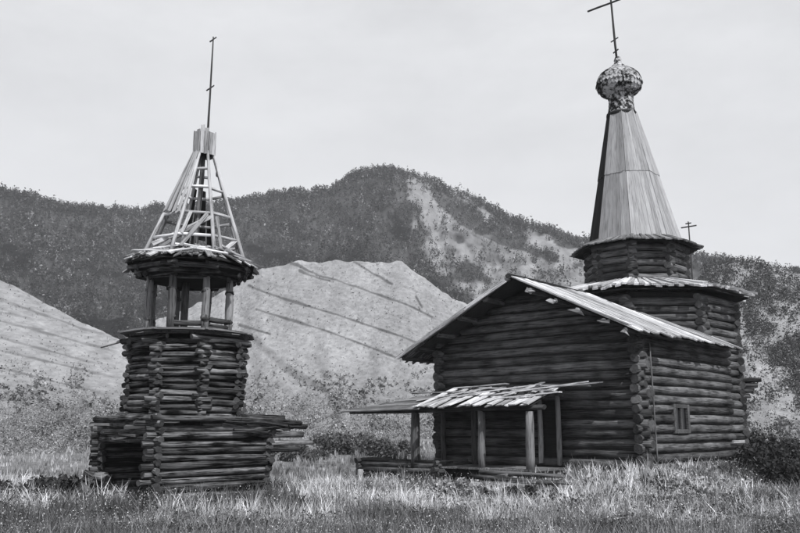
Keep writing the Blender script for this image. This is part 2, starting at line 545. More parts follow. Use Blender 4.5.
def right_tone(PX, PY, T):
    b = .23 * (.6 + .8 * fbm(PX * .08, PY * .08, 4))
    for p in RL: b = np.where(pip(PX, PY, p), .27, b)
    return b
H_RIGHT.mesh("hillside", 220, 110, right_tone, MAT['slope'], label='stony hillside with dark scrub at the right edge')

# ------------------------------------------------------------------ forest and scrub (masses nobody could count)
def tufts(name, P, h, tone, label, spread=.3, q=9, leafs=.3):
    """small distant trees and shrubs: a loose cloud of leaf-clump faces each, narrowing upwards"""
    n = len(P)
    u = rng.random((n, q)) ** .8
    a = rng.random((n, q)) * 6.283
    rr = (1 - .75 * u) * rng.random((n, q)) ** .5 * spread * h[:, None]
    C = np.stack([P[:, None, 0] + np.cos(a) * rr, P[:, None, 1] + np.sin(a) * rr, P[:, None, 2] + h[:, None] * (.08 + .9 * u)], -1)
    d1 = rng.normal(size=(n, q, 3)); d1 /= np.linalg.norm(d1, axis=-1, keepdims=True)
    d2 = np.cross(d1, rng.normal(size=(n, q, 3))); d2 /= np.linalg.norm(d2, axis=-1, keepdims=True)
    sz = (h[:, None] * leafs * (.5 + .8 * rng.random((n, q))) * (1.1 - .6 * u))[..., None]
    V = np.stack([C - d1 * sz * .6, C - d2 * sz * .45 + d1 * sz * .1, C + d1 * sz * .6, C + d2 * sz * .4], 2).reshape(-1, 3)
    F = np.arange(len(V)).reshape(-1, 4)
    t = np.repeat((tone[:, None] * (.55 + .9 * rng.random((n, q)))).ravel(), 4)
    o = new_obj(name, np_mesh(name, V, F, t), None, MAT['tree'])
    return tag(o, label, None, kind='stuff')

# larch wood over the mountain
N = 130000
px = rng.uniform(-60, 860, N); py = rng.uniform(165, 425, N)
cr = H_MTN.crest_py(px)
ok = (py > cr - 1)
jx = (fbm(px * .05, py * .05, 3) - .5) * 16
dens = mtn_forest(px + jx, py + jx * .6)
clump = sstep(.30, .62, fbm(px * .07 + 31, py * .07, 4))
ok &= rng.random(N) < dens * (.5 + .5 * clump) * .62
ok &= ~((px > 100) & (py > H_MID.crest_py(px) + 14) & (px < 500)) & ~((px < 140) & (py > H_LEFT.crest_py(px) + 14))
px, py = px[ok], py[ok]
ex_ = rng.uniform(-60, 860, 9000); ey_ = H_MTN.crest_py(ex_) + rng.uniform(-.5, 7, 9000)
ek_ = rng.random(9000) < mtn_forest(ex_, ey_)
px, py = np.concatenate([px, ex_[ek_]]), np.concatenate([py, ey_[ek_]])
P = H_MTN.pos(px, np.clip(H_MTN.t_of(px, py), 0, 1.0))
lump = fbm(px * .11 + 7, py * .13, 3)
h = rng.uniform(1.9, 4.3, len(px)) * (.6 + .9 * lump) * (1 + .35 * (rng.random(len(px)) > .93))
tone = rng.choice([.012, .025, .05, .10, .20], len(px), p=[.27, .28, .22, .15, .08]) * (.45 + 1.2 * fbm(px * .045 + 90, py * .06, 4))
P[:, 2] -= .4
tufts("forest", P, h, tone, 'dark larch wood covering the far mountain', spread=.36, q=13, leafs=.25)

# tussocks and low brush that give the pale slopes their grain
for hill, tf, x0, x1, cnt, lab in ((H_MID, mid_tone, 90, 560, 22000, 'short tussocks and brush over the pale middle hillside'), (H_LEFT, left_tone, -40, 270, 13000, 'short tussocks over the furrowed left slope'),
                                   (H_RIGHT, right_tone, 690, 840, 14000, 'stones and tussocks over the right hillside')):
    px = rng.uniform(x0, x1, cnt); py = rng.uniform(258, 452, cnt)
    ok = py > hill.crest_py(px) + .5
    ok &= rng.random(cnt) < .22 + .78 * sstep(.44, .58, fbm(px * .05 + 60, py * .06, 4)) * sstep(345, 400, py)
    px, py = px[ok], py[ok]
    tt = np.clip(hill.t_of(px, py), 0, 1)
    P = hill.pos(px, tt)
    dist = np.hypot(P[:, 0], P[:, 1])
    brush = sstep(.44, .58, fbm(px * .05 + 60, py * .06, 4)) * sstep(350, 400, py)
    on = tf(px, py, tt)
    h = dist * rng.uniform(.0010, .0028, len(px)) * (1 + 2.6 * brush * rng.random(len(px)))
    tone = on * np.where(rng.random(len(px)) < .04 + .6 * brush, rng.uniform(.35, .8, len(px)), rng.uniform(.86, 1.12, len(px)))
    P[:, 2] -= h * .2
    tufts("tussocks", P, h, tone, lab, spread=.6, q=4, leafs=.75)

for hill, x0, x1, lab in ((H_MID, 225, 470, 'soft grey brush along the foot of the middle hillside'), (H_LEFT, -30, 215, 'soft grey brush along the foot of the left slope')):
    px = rng.uniform(x0, x1, 9000); py = rng.uniform(372, 456, 9000)
    ok = (py > hill.crest_py(px) + 3) & (rng.random(9000) < sstep(385, 440, py + 40 * (fbm(px * .03 + 8, py * .03, 3) - .5)) * .9)
    px, py = px[ok], py[ok]
    P = hill.pos(px, np.clip(hill.t_of(px, py), 0, 1)); dist = np.hypot(P[:, 0], P[:, 1])
    P[:, 2] = np.maximum(P[:, 2], ground_z(P[:, 0], P[:, 1]) - .05)
    h = dist * rng.uniform(.003, .009, len(px))
    tone = rng.uniform(.13, .30, len(px)) * (.6 + .8 * fbm(px * .05, py * .08 + 70, 3))
    tufts("brush", P, h, tone, lab, spread=.5, q=9, leafs=.3)

# scrub on the right-hand hillside
N = 12000
px = rng.uniform(690, 860, N); py = rng.uniform(258, 440, N)
ok = py > H_RIGHT.crest_py(px) - 1
dn = .25 + .75 * sstep(.40, .56, fbm(px * .045 + 3, py * .045 + 8, 4))
for p in RL: dn = np.where(pip(px, py, p), .06, dn)
dn = np.where(py > 400, dn * .45, dn)
ok &= rng.random(N) < dn * .6
px, py = px[ok], py[ok]
P = H_RIGHT.pos(px, np.clip(H_RIGHT.t_of(px, py), 0, 1)); P[:, 2] -= .2
dist = np.hypot(P[:, 0], P[:, 1])
h = rng.uniform(.005, .0125, len(px)) * dist
tone = rng.choice([.02, .035, .055, .10], len(px), p=[.35, .3, .2, .15])
tufts("scrub", P, h, tone, 'dark scrub dotted over the stony right hillside', spread=.6, q=24, leafs=.22)

# ------------------------------------------------------------------ bushes
def leaf_cloud(lobes, n, size, tone, seed):
    rg = np.random.default_rng(seed)
    k = len(lobes)
    w = np.array([l[3] * l[4] for l in lobes]); w = w / w.sum()
    which = rg.choice(k, n, p=w)
    L = np.array(lobes)[which]
    d = rg.normal(size=(n, 3)); d /= np.linalg.norm(d, axis=1)[:, None]
    rr = rg.random(n) ** .5
    C = L[:, :3] + d * rr[:, None] * np.stack([L[:, 3], L[:, 3], L[:, 4]], 1)
    C[:, 2] = np.maximum(C[:, 2], .03)
    a = rg.normal(size=(n, 3)); a /= np.linalg.norm(a, axis=1)[:, None]
    b = np.cross(a, rg.normal(size=(n, 3))); b /= np.linalg.norm(b, axis=1)[:, None]
    s = size * (.6 + .8 * rg.random(n))[:, None]
    V = np.stack([C - a * s, C - b * s * .5, C + a * s, C + b * s * .5], 1).reshape(-1, 3)
    F = np.arange(n * 4).reshape(-1, 4)
    t = np.repeat(tone * (.5 + 1.0 * rg.random(n)), 4)
    return np_mesh("foliage", V, F, t)

def bush(loc, w, hgt, tone, label, seed, n=1500, size=.07, group='bushes around the buildings'):
    rd = random.Random(seed)
    z = float(ground_z(loc[0], loc[1])) if len(loc) < 3 else loc[2]
    t = thing("bush", label, "bush", (loc[0], loc[1], z - .02), rd.uniform(0, 6), group)
    lobes = []
    for k in range(14):
        a = rd.uniform(0, 6.28); q = rd.uniform(.1, 1.0) * w
        r_ = rd.uniform(.14, .34) * w
        hh = rd.uniform(.25, .5) * hgt
        lobes.append((q * math.cos(a), q * math.sin(a), rd.uniform(.25, .95) * (hgt - hh) , r_, hh))
    new_obj("foliage", leaf_cloud(lobes, n, size, tone, seed), t, MAT['leaf'])
    for k in range(4):
        lb = lobes[k]
        me = log_mesh(1.0, .022, .01, seed + k, 5)
        p, q = Vector((rd.uniform(-.1, .1), rd.uniform(-.1, .1), -.05)), Vector((lb[0], lb[1], max(lb[2], .25)))
        me = log_mesh((q - p).length, .022, .01, seed + k, 5)
        new_obj("stem", me, t, [MAT['log'], MAT['log']], frame(p, q))
    return t

def gpt(px, dist):
    r = ray(px, 440); k = dist / math.hypot(r.x, r.y)
    return (r.x * k, r.y * k)

BUSHES = [  # px, distance, half width, height, tone, label
    (300, 47, 1.8, .9, .09, 'low dark bush between the bell tower and the porch, leftmost of three'),
    (345, 52, 2.4, 1.6, .10, 'wide dark bush behind the tip of the porch roof'),
    (383, 49, 1.9, 1.3, .10, 'rounded bush behind the dark left porch post'),
    (772, 31, 1.5, 1.5, .035, 'large dark bush right of the church at the photo edge'),
    (797, 29, 1.2, 1.2, .04, 'dark bush cut by the right edge of the photo'),
    (757, 38, 1.5, 1.3, .06, 'small bush just behind the right corner of the church'),
    (508, 23.0, .75, .62, .05, 'dark weedy bush in front of the porch posts'),
    (42, 24, 1.3, .8, .05, 'low dark bush left of the bell tower'),
    (82, 22.5, .9, .7, .045, 'low dark bush beside the collapsed left corner of the bell tower'),
    (285, 27, .8, .35, .07, 'small low bush right of the bell tower foot'),
    (452, 24.2, .5, .75, .30, 'pale feathery clump of weeds at the right end of the porch crib'),
    (474, 23.4, .45, .6, .33, 'pale clump of weeds in front of the middle porch post'),
    (432, 23.0, .4, .45, .30, 'low pale clump of weeds before the porch crib'),
    (690, 25.0, .8, .3, .32, 'low pale weeds below the church window'),
    (660, 23.2, .8, .35, .08, 'low bush in the grass below the church window'),
]
for i, (bx_, bd, bw, bh, bt, bl) in enumerate(BUSHES):
    bush(gpt(bx_, bd), bw, bh, bt, bl, 500 + i * 13, n=int(2200 + 900 * bw), size=.045 + .0010 * bd)

# ------------------------------------------------------------------ log walls
def edge_log(parent, a, b, z, r, over, mats, cuts=(), wild=0):
    """log along a-b (2D, thing coordinates) at height z, its ends passing the corners; cuts = intervals left open"""
    a, b = Vector(a), Vector(b)
    L = (b - a).length; d = (b - a) / L
    o1, o2 = over if isinstance(over, tuple) else (over, over)
    spans = [(-o1, L + o2)]
    for c0, c1 in cuts:
        ns = []
        for s0, s1 in spans:
            if c1 <= s0 or c0 >= s1: ns.append((s0, s1)); continue
            if c0 > s0: ns.append((s0, c0))
            if c1 < s1: ns.append((c1, s1))
        spans = ns
    for s0, s1 in spans:
        if s1 - s0 < .12: continue
        p, q = a + d * s0, a + d * s1
        rr = r * random.uniform(.93, 1.05) * (random.uniform(.86, 1.06) if wild else 1)
        nv = Vector((-d.y, d.x)) * (random.uniform(-.045, .045) if wild else random.uniform(-.012, .012))
        z1, z2 = (z + random.uniform(-.03, .03) * wild, z + random.uniform(-.03, .03) * wild)
        add_log("log", parent, (p.x + nv.x, p.y + nv.y, z1), (q.x + nv.x, q.y + nv.y, z2), rr, rr * random.uniform(.92, 1.06) * (random.uniform(.85, 1.05) if wild else 1), mats)

# ------------------------------------------------------------------ the church
CH_Z = 0.45
church = thing("log_church", 'dark log church with gabled front, plank porch, tent spire and onion dome', 'church',
               (CH_N[0], CH_N[1], CH_Z), -CH_A)
LM = [MAT['log'], MAT['logend']]
LR, LD = .150, .305
roof_z = lambda x: 6.65 - CH_Z - .475 * abs(x + 4)      # underside of the roof, church coordinates
# front wall and gable
DOOR = (4.05, 4.75)   # measured from the left corner
fw = new_obj("front_wall", prism_mesh("front_wall", [(-7.95, .02), (-.05, .02), (-.05, .12), (-7.95, .12)], -.2, 4.2), church, MAT['darkplank'])
rows = 14
for k in range(-1, rows):
    z = .12 + k * LD
    cuts = [(4.45, 5.15)] if 1 <= k <= 6 else []
    edge_log(fw, (-8, .07), (0, .07), z, LR, .24 + random.uniform(-.1, .1), LM, cuts)
gb = new_obj("gable", mesh_from("gable", [(-7.9, .05, 4.2), (-.1, .05, 4.2), (-4, .05, 6.0), (-7.9, .13, 4.2), (-.1, .13, 4.2), (-4, .13, 6.0)],
             [(0, 1, 2), (5, 4, 3), (0, 2, 5, 3), (1, 4, 5, 2), (0, 3, 4, 1)], False), church, MAT['darkplank'])
for k in range(rows, rows + 7):
    z = .12 + k * LD
    half = (6.65 - CH_Z - (z + .1)) / .475
    if half < .4: break
    half = min(half, 4.25)
    edge_log(gb, (-4 - half, .07), (-4 + half, .07), z, LR, 0, LM)
# side walls
WIN = (2.2, 3.3, 1.12, 1.92)
sw = new_obj("side_wall", prism_mesh("side_wall", [(-.12, .12), (-.03, .12), (-.03, 7.0), (-.12, 7.0)], -.2, 4.2), church, MAT['darkplank'])
for k in range(-1, rows):
    z = .12 + LD / 2 + k * LD
    cuts = [(WIN[0], WIN[1])] if WIN[2] < z < WIN[3] else []
    edge_log(sw, (-.07, 0), (-.07, CH_D), z, LR, (.22 + random.uniform(-.1, .1), .25), LM, cuts)
nw = new_obj("side_wall", prism_mesh("side_wall", [(-7.97, .12), (-7.88, .12), (-7.88, 7.0), (-7.97, 7.0)], -.2, 4.2), church, MAT['darkplank'])
for k in range(rows):
    edge_log(nw, (-7.93, 0), (-7.93, CH_D), .12 + LD / 2 + k * LD, LR, .30 + random.uniform(-.04, .06), LM)
# window in the side wall
wy0, wy1, wz0, wz1 = WIN
win = new_obj("window", box_mesh("window", (-.10, wy0, wz0), (-.06, wy1, wz1)), church, MAT['darkplank'])
for nm, a, b in (("frame", (-.04, wy0 - .05, wz0 - .08), (.075, wy0 + .1, wz1 + .06)), ("frame", (-.04, wy1 - .1, wz0 - .08), (.075, wy1 + .05, wz1 + .06)),
                 ("frame", (-.04, wy0 + .101, wz1 - .06), (.07, wy1 - .101, wz1 + .06)), ("sill", (-.04, wy0 + .101, wz0 - .08), (.085, wy1 - .101, wz0 + .05)),
                 ("mullion", (-.02, (wy0 + wy1) / 2 - .05, wz0 + .051), (.05, (wy0 + wy1) / 2 + .05, wz1 - .061))):
    c = [(a[i] + b[i]) / 2 for i in range(3)]
    new_obj(nm, box_mesh(nm, [a[i] - c[i] for i in range(3)], [b[i] - c[i] for i in range(3)]), win, MAT['casing'], Matrix.Translation(c))
pane_m = bpy.data.materials.new("window_glass"); pane_m.use_nodes = True
pb = pane_m.node_tree.nodes['Principled BSDF']; pb.inputs['Base Color'].default_value = (.008, .008, .009, 1); pb.inputs['Roughness'].default_value = .25
for s in (0, 1):
    y0 = wy0 + .1 if s == 0 else (wy0 + wy1) / 2 + .05
    y1 = (wy0 + wy1) / 2 - .05 if s == 0 else wy1 - .1
    new_obj("pane", box_mesh("pane", (-.01, y0, wz0 + .05), (.0, y1, wz1 - .06)), win, pane_m)
# doorway: dark opening with side posts and door leaf standing ajar
door = new_obj("door", box_mesh("door", (-3.5, .13, .25), (-2.9, .16, 2.15)), church, MAT['darkplank'])
for x in (-3.56, -2.86):
    add_log("door_post", door, (x, -.14, .05), (x, -.14, 2.3), .09, .085, [MAT['palewood'], MAT['logend']])
add_board("door_lintel", door, (-3.75, -.1, 2.22), (-2.65, -.1, 2.22), .16, .14, MAT['greyplank'], up=(0, 0, 1))

add_board("door_leaf", door, (-3.34, .10, .3), (-3.36, .06, 2.05), .2, .04, MAT['palewood'], up=(0, -1, 0))

# gable roof
def roof_pt(x, y, dz=0): return Vector((x, y, roof_z(x) + dz))
for side, xe in ((1, .57), (-1, -8 - 1.25)):
    me = mesh_from("gable_roof", [(-4, -.9, roof_z(-4) - .03), (-4, 7.0, roof_z(-4) - .03), (xe * .985 - .06 * side, 7.0, roof_z(xe) - .02), (xe * .985 - .06 * side, -.9, roof_z(xe) - .02),
                                  (-4, -.9, roof_z(-4)), (-4, 7.0, roof_z(-4)), (xe * .985 - .06 * side, 7.0, roof_z(xe) + .01), (xe * .985 - .06 * side, -.9, roof_z(xe) + .01)],
                   [(0, 1, 2, 3), (7, 6, 5, 4), (0, 3, 7, 4), (1, 5, 6, 2), (3, 2, 6, 7), (0, 4, 5, 1)], False)
    rf = new_obj("gable_roof", me, church, MAT['darkplank'])
    if side > 0: rf['label'] = 'sunlit plank slope of the gable roof'
    y = -1.05
    while y < 7.05:
        w = random.uniform(.2, .29)
        ex = xe + side * random.uniform(-.22, .16)
        lift = .02 + random.uniform(0, .05)
        a, b = roof_pt(-4 + side * .02, y + w / 2, lift), roof_pt(ex, y + w / 2, lift)
        up = Vector((.475 * side, 0, 1)).normalized()
        add_board("plank", rf, a, b, w * .97, .045, MAT['plank'], up=up, jit=.02, ends=.06)
        y += w
    # purlins under the roof, their pale ends showing at the gable
    for q in (.18, .38, .56, .74, .90) if side > 0 else (.2, .42, .62, .8, .93):
        x = -4 + (xe + 4) * q
        p = roof_pt(x, -1.02 + random.uniform(-.08, .06), -.13)
        add_log("purlin", rf, p, (x, 7.0, p.z), .08 + .03 * random.random(), .1, [MAT['log'], MAT['plank'] if side > 0 else MAT['logend']])
        if side > 0:
            wv = random.uniform(.10, .17)
            add_board("purlin_cap", rf, p + Vector((-random.uniform(.08, .22), -.05, .0)), p + Vector((random.uniform(.1, .26), -.03, -random.uniform(.06, .14))), wv, .05, MAT[random.choice(('palewood', 'greyplank'))], up=(.2, -1, random.uniform(.1, .9)), jit=.07, ends=.16)
    # second layer of verge boards, stepped
    for j in range(3):
        a, b = roof_pt(-4 + side * .1, -1.0 + j * .2, .075 + .01 * j), roof_pt(xe - side * (.3 + .9 * j), -1.0 + j * .2, .075 + .01 * j)
        add_board("plank", rf, a, b, .19, .035, MAT['plank'], up=Vector((.475 * side, 0, 1)), jit=.02, ends=.05)
    if side < 0:      # pale board along the left verge, broken into lengths
        for f0, f1 in ((.03, .36), (.35, .68), (.67, .99)):
            a, b = roof_pt(-4 + (xe + 4) * f0, -1.10, .02 + random.uniform(-.02, .02)), roof_pt(-4 + (xe + 4) * f1, -1.11, .02 + random.uniform(-.02, .02))
            add_board("verge_board", rf, a, b, .13, .035, MAT['plank'], up=(0, -1, 0), jit=.03, ends=.1)
    if side < 0:      # ragged laths hanging at the left eave
        for j in range(14):
            yy = -1.0 + j * .14
            a = roof_pt(xe + 1.3, yy, -.06); b = roof_pt(xe + random.uniform(.05, .5), yy, -.1 - random.uniform(0, .08))
            add_board("lath", rf, a, b, .09, .03, MAT['greyplank'], up=(0, 0, 1))
add_log("ridge_log", church, (-4, -1.12, roof_z(-4) + .06), (-4, 4.9, roof_z(-4) + .05), .10, .1, [MAT['darkplank'], MAT['log']])

# octagons
def octo(rc, cx=OC_X, cy=OC_Y, rot=0.0):
    # corner k: index 0 lies between the gable-front direction and the side direction
    return [(cx + rc * math.cos(-math.pi / 2 + math.pi / 8 + k * math.pi / 4 + rot), cy + rc * math.sin(-math.pi / 2 + math.pi / 8 + k * math.pi / 4 + rot)) for k in range(8)]
M_ROT = R(-3)
mid = octo(3.74, OC_X - .02, OC_Y, M_ROT)
zmid = 6.62 - CH_Z
mw_ = new_obj("octagon_wall", prism_mesh("octagon_wall", octo(3.66, rot=M_ROT), -.2, zmid + .1), church, MAT['darkplank'])
for k in range(8):
    a, b = mid[k], mid[(k + 1) % 8]
    full = k in (1, 2)
    nrow = 20
    for r_ in range(nrow):
        z = .12 + (LD / 2 if k % 2 else 0) + r_ * LD
        if z > zmid: continue
        if not full and z < 3.9: continue
        edge_log(mw_, a, b, z, LR, .24 + random.uniform(-.1, .1), LM)
up8 = octo(1.98)
zu0, zu1 = 6.9, 9.0 - CH_Z
uw = new_obj("upper_octagon_wall", prism_mesh("upper_octagon_wall", octo(1.90), zu0 - .5, zu1 + .1), church, MAT['darkplank'])
for k in range(8):
    a, b = up8[k], up8[(k + 1) % 8]
    for r_ in range(8):
        z = zu0 - .35 + (LD / 2 if k % 2 else 0) + r_ * LD
        if z > zu1: continue
        edge_log(uw, a, b, z, LR * .97, .2 + random.uniform(-.03, .04), LM)

def skirt(name, cx, cy, r_in, z_in, r_out, z_out, per, mat, rot=0, ragged=.12, thick=.05, undermat=None, parent=church, faces=range(8), drop=0.0):
    """eight-sided flared roof of short radial planks"""
    ci, co = octo(r_in, cx, cy, rot), octo(r_out * .95, cx, cy, rot)
    v = [(x, y, z_in - .06) for x, y in ci] + [(x, y, z_out - .03) for x, y in co] + [(x, y, z_in - .01) for x, y in ci] + [(x, y, z_out) for x, y in co]
    f = []
    for k in range(8):
        j = (k + 1) % 8
        f += [(k, j, 8 + j, 8 + k)[::-1], (16 + k, 16 + j, 24 + j, 24 + k), (8 + k, 8 + j, 24 + j, 24 + k), (k, 16 + k, 16 + j, j)]
    base = new_obj(name, mesh_from(name, v, f, False), parent, undermat or MAT['darkplank'])
    co = octo(r_out, cx, cy, rot)
    for k in faces:
        i0, i1 = Vector(ci[k]), Vector(ci[(k + 1) % 8]); o0, o1 = Vector(co[k]), Vector(co[(k + 1) % 8])
        for s in range(per):
            if random.random() < drop: continue
            s0, s1 = s / per, (s + .96) / per
            dz = .015 + random.uniform(0, .03) * (1 + ragged * 14)
            p_in0, p_in1 = i0.lerp(i1, s0), i0.lerp(i1, s1)
            p_o0, p_o1 = o0.lerp(o1, s0), o0.lerp(o1, s1)
            e = random.uniform(-ragged, ragged)
            out = (p_o0 - p_in0).normalized() * e
            sl = (z_out - z_in) / max((p_o0 - p_in0).length, .1)
            zo = z_out + dz + sl * e
            q0 = (*(p_in0), z_in + dz); q1 = (*(p_o0 + out), zo); q2 = (*(p_o1 + out), zo); q3 = (*(p_in1), z_in + dz)
            add_slab("plank", base, q0, q1, q2, q3, thick, mat, jit=.02, ends=.03)
    return base
skirt("lower_eave", OC_X - .02, OC_Y, 1.95, 7.42 - CH_Z, 4.55, 6.78 - CH_Z, 16, MAT['plank'], M_ROT, ragged=.24, thick=.08)
skirt("upper_eave", OC_X, OC_Y, 1.6, 9.42 - CH_Z, 2.72, 8.98 - CH_Z, 13, MAT['greyplank'], 0, ragged=.05)

# tent spire: two courses of tapering boards on eight faces, leaning slightly to the left
img_left = Vector((-1 * CH_X[0], -1 * CH_Y[0]))   # world -X in church coordinates
def lean(z):  # z above church base
    return img_left * (max(z - 8.9, 0) * .042)
def tent_pt(k, s, z, extra=0):
    t = (z - 8.85) / (14.75 - 8.85)
    rc = 1.92 + (.60 - 1.92) * t + extra
    o = octo(rc); p, q = Vector(o[k % 8]), Vector(o[(k + 1) % 8])
    w = p.lerp(q, s) + lean(z)
    return Vector((w.x, w.y, z))
tv = [tent_pt(k, 0, 8.85, -.05) for k in range(8)] + [tent_pt(k, 0, 14.75, -.05) for k in range(8)]
tent = new_obj("tent_roof", mesh_from("tent_roof", tv, [(k, (k + 1) % 8, 8 + (k + 1) % 8, 8 + k) for k in range(8)] + [tuple(range(8, 16)), tuple(range(8))[::-1]], False), church, MAT['darkplank'])
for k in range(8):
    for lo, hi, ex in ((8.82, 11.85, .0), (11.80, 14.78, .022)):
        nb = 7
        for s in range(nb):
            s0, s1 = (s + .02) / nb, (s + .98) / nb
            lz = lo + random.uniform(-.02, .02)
            add_slab("board", tent, tent_pt(k, s0, lz, ex), tent_pt(k, s0, hi, ex), tent_pt(k, s1, hi, ex), tent_pt(k, s1, lz, ex), -.035, MAT['darkplank' if k == 6 else 'tentboard'], jit=.006, ends=.01)  # left face is turned from the sun; its shade is put into darker boards

# drum, dome, cross
def scales(name, parent, prof, mat, n_rows, size, tone=None):
    """wooden scale shingles round a lathe profile: one mesh, too small to pick apart"""
    P = [Vector((r, z)) for r, z in prof]
    ln = [0]
    for a, b in zip(P, P[1:]): ln.append(ln[-1] + (b - a).length)
    def ev(s):
        for i in range(len(P) - 1):
            if s <= ln[i + 1]:
                t = (s - ln[i]) / max(ln[i + 1] - ln[i], 1e-6); return P[i].lerp(P[i + 1], t), (P[i + 1] - P[i]).normalized()
        return P[-1], (P[-1] - P[-2]).normalized()
    V, F = [], []
    for r_ in range(n_rows):
        c, d = ev(ln[-1] * (r_ + .3) / n_rows)
        if c.x < .05: continue
        m = max(6, int(2 * math.pi * c.x / (size * .95)))
        nrm = Vector((d.y, -d.x))
        for j in range(m):
            a = 2 * math.pi * (j + .5 * (r_ % 2)) / m + random.uniform(-.03, .03)
            rad_v = Vector((math.cos(a), math.sin(a), 0)); tan = Vector((-math.sin(a), math.cos(a), 0))
            d3 = rad_v * d.x + Vector((0, 0, d.y)); n3 = rad_v * nrm.x + Vector((0, 0, nrm.y))
            o = rad_v * c.x + Vector((0, 0, c.y)) + n3 * (.02 + random.uniform(0, .02))
            w, h_ = size * .5, ln[-1] / n_rows * 1.5
            base = len(V)
            lift = n3 * .03
            pts = [o - tan * w + d3 * h_ * .5, o + tan * w + d3 * h_ * .5, o + tan * w - d3 * h_ * .2 + lift, o - d3 * h_ * .55 + lift, o - tan * w - d3 * h_ * .2 + lift]
            V += pts + [p_ - n3 * .03 for p_ in pts]
            F += [tuple(base + i for i in range(5)), tuple(base + 5 + i for i in range(5))[::-1]]
            F += [(base + i, base + 5 + i, base + 5 + (i + 1) % 5, base + (i + 1) % 5) for i in range(5)]
    o = new_obj(name, mesh_from(name, V, F, False), parent, mat)
    o['kind'] = 'stuff'
    return o
zd = 14.7
dl = lean(15.2)
mt = Matrix.Translation((OC_X + dl.x, OC_Y + dl.y, 0))
prof_drum = [(.57, zd), (.50, zd + .25), (.47, zd + .6), (.5, zd + .98)]
drum = new_obj("drum", lathe_mesh("drum", prof_drum), church, MAT['darkplank'], mt)
scales("shingles", drum, prof_drum, MAT['shingle'], 6, .16)
ring = new_obj("neck_ring", lathe_mesh("neck_ring", [(.56, zd - .12), (.66, zd - .08), (.66, zd + .06), (.56, zd + .1)], 16), church, MAT['darkplank'], mt)
dl = lean(16.2)
mt2 = Matrix.Translation((OC_X + dl.x, OC_Y + dl.y, 0))
z0 = zd + .95
prof_dome = [(.48, z0), (.74, z0 + .12), (.90, z0 + .34), (.94, z0 + .54), (.89, z0 + .76), (.74, z0 + .97), (.50, z0 + 1.15), (.27, z0 + 1.30), (.12, z0 + 1.48), (.06, z0 + 1.8)]
dome = new_obj("onion_dome", lathe_mesh("onion_dome", prof_dome), church, MAT['darkplank'], mt2)
scales("shingles", dome, prof_dome, MAT['shingle'], 13, .17)
# iron-bound cross, its head above the frame
pz0, pz1 = z0 + 1.7, z0 + 5.2
q0, q1 = lean(pz0), lean(pz1)
cb, ct = Vector((OC_X + q0.x, OC_Y + q0.y, pz0)), Vector((OC_X + q1.x, OC_Y + q1.y, pz1))
cross = add_log("cross", church, cb, ct, .055, .04, [MAT['iron'], MAT['iron']])
def on_shaft(z): return cb.lerp(ct, (z - pz0) / (pz1 - pz0))
ci_ = cross.matrix_basis.inverted()
def cross_bar(z, half, thick, tilt=0):
    c = on_shaft(z)
    a, b = c + Vector((-half, 0, -tilt)), c + Vector((half, 0, tilt))
    add_log("crossbar", cross, ci_ @ a, ci_ @ b, thick, thick, [MAT['iron'], MAT['iron']])
zc = 20.55 - CH_Z
cross_bar(zc, 1.2, .045)
cross_bar(zc + .75, .4, .035)
for zz, hf in ((18.75 - CH_Z, .18), (18.2 - CH_Z, .13)):
    cross_bar(zz, hf, .03, .06)

# altar end behind the octagon: its eave and the small cross over it
apse = new_obj("altar_wall", prism_mesh("altar_wall", [(-5.9, 11.2), (-2.1, 11.2), (-2.1, 13.6), (-5.9, 13.6)], -.2, 3.3), church, MAT['log'])
for k in range(11):
    edge_log(apse, (-2.1, 11.3), (-2.1, 13.5), .2 + k * .3, .16, .25, LM)
add_slab("altar_roof", apse, (-1.8, 11.4, 3.3), (-1.8, 13.8, 3.3), (-4, 13.8, 5.1), (-4, 11.4, 5.1), .08, MAT['greyplank'])
add_slab("altar_roof", apse, (-6.2, 13.8, 3.3), (-6.2, 11.4, 3.3), (-4, 11.4, 5.1), (-4, 13.8, 5.1), .08, MAT['greyplank'])
ac = Vector((-3.1, 11.9, 0))
c2 = add_log("cross", church, (ac.x, ac.y, 4.6), (ac.x, ac.y, 10.42), .04, .03, [MAT['iron'], MAT['iron']], roll=False)
c2['label'] = 'small thin cross rising behind the upper eave'
ci2 = c2.matrix_basis.inverted()
for zz, hf in ((10.18, .36), (10.33, .13)):
    add_log("crossbar", c2, ci2 @ Vector((ac.x - hf, ac.y, zz)), ci2 @ Vector((ac.x + hf, ac.y, zz)), .03, .03, [MAT['iron'], MAT['iron']])
# bracket sticking out at the right corner under the octagon, and a pale stub of board lower down
for j in range(4):
    add_log("bracket_log", mw_, (mid[2][0] - .6, mid[2][1], 2.45 + .2 * j - CH_Z * .0), (mid[2][0] + .30 + .16 * j, mid[2][1] + .2, 2.45 + .2 * j), .11, .1, LM)
add_board("board_stub", sw, (.12, CH_D - .35, .72), (.12, CH_D + .75, .72), .1, .06, MAT['palewood'], up=(1, 0, 0))

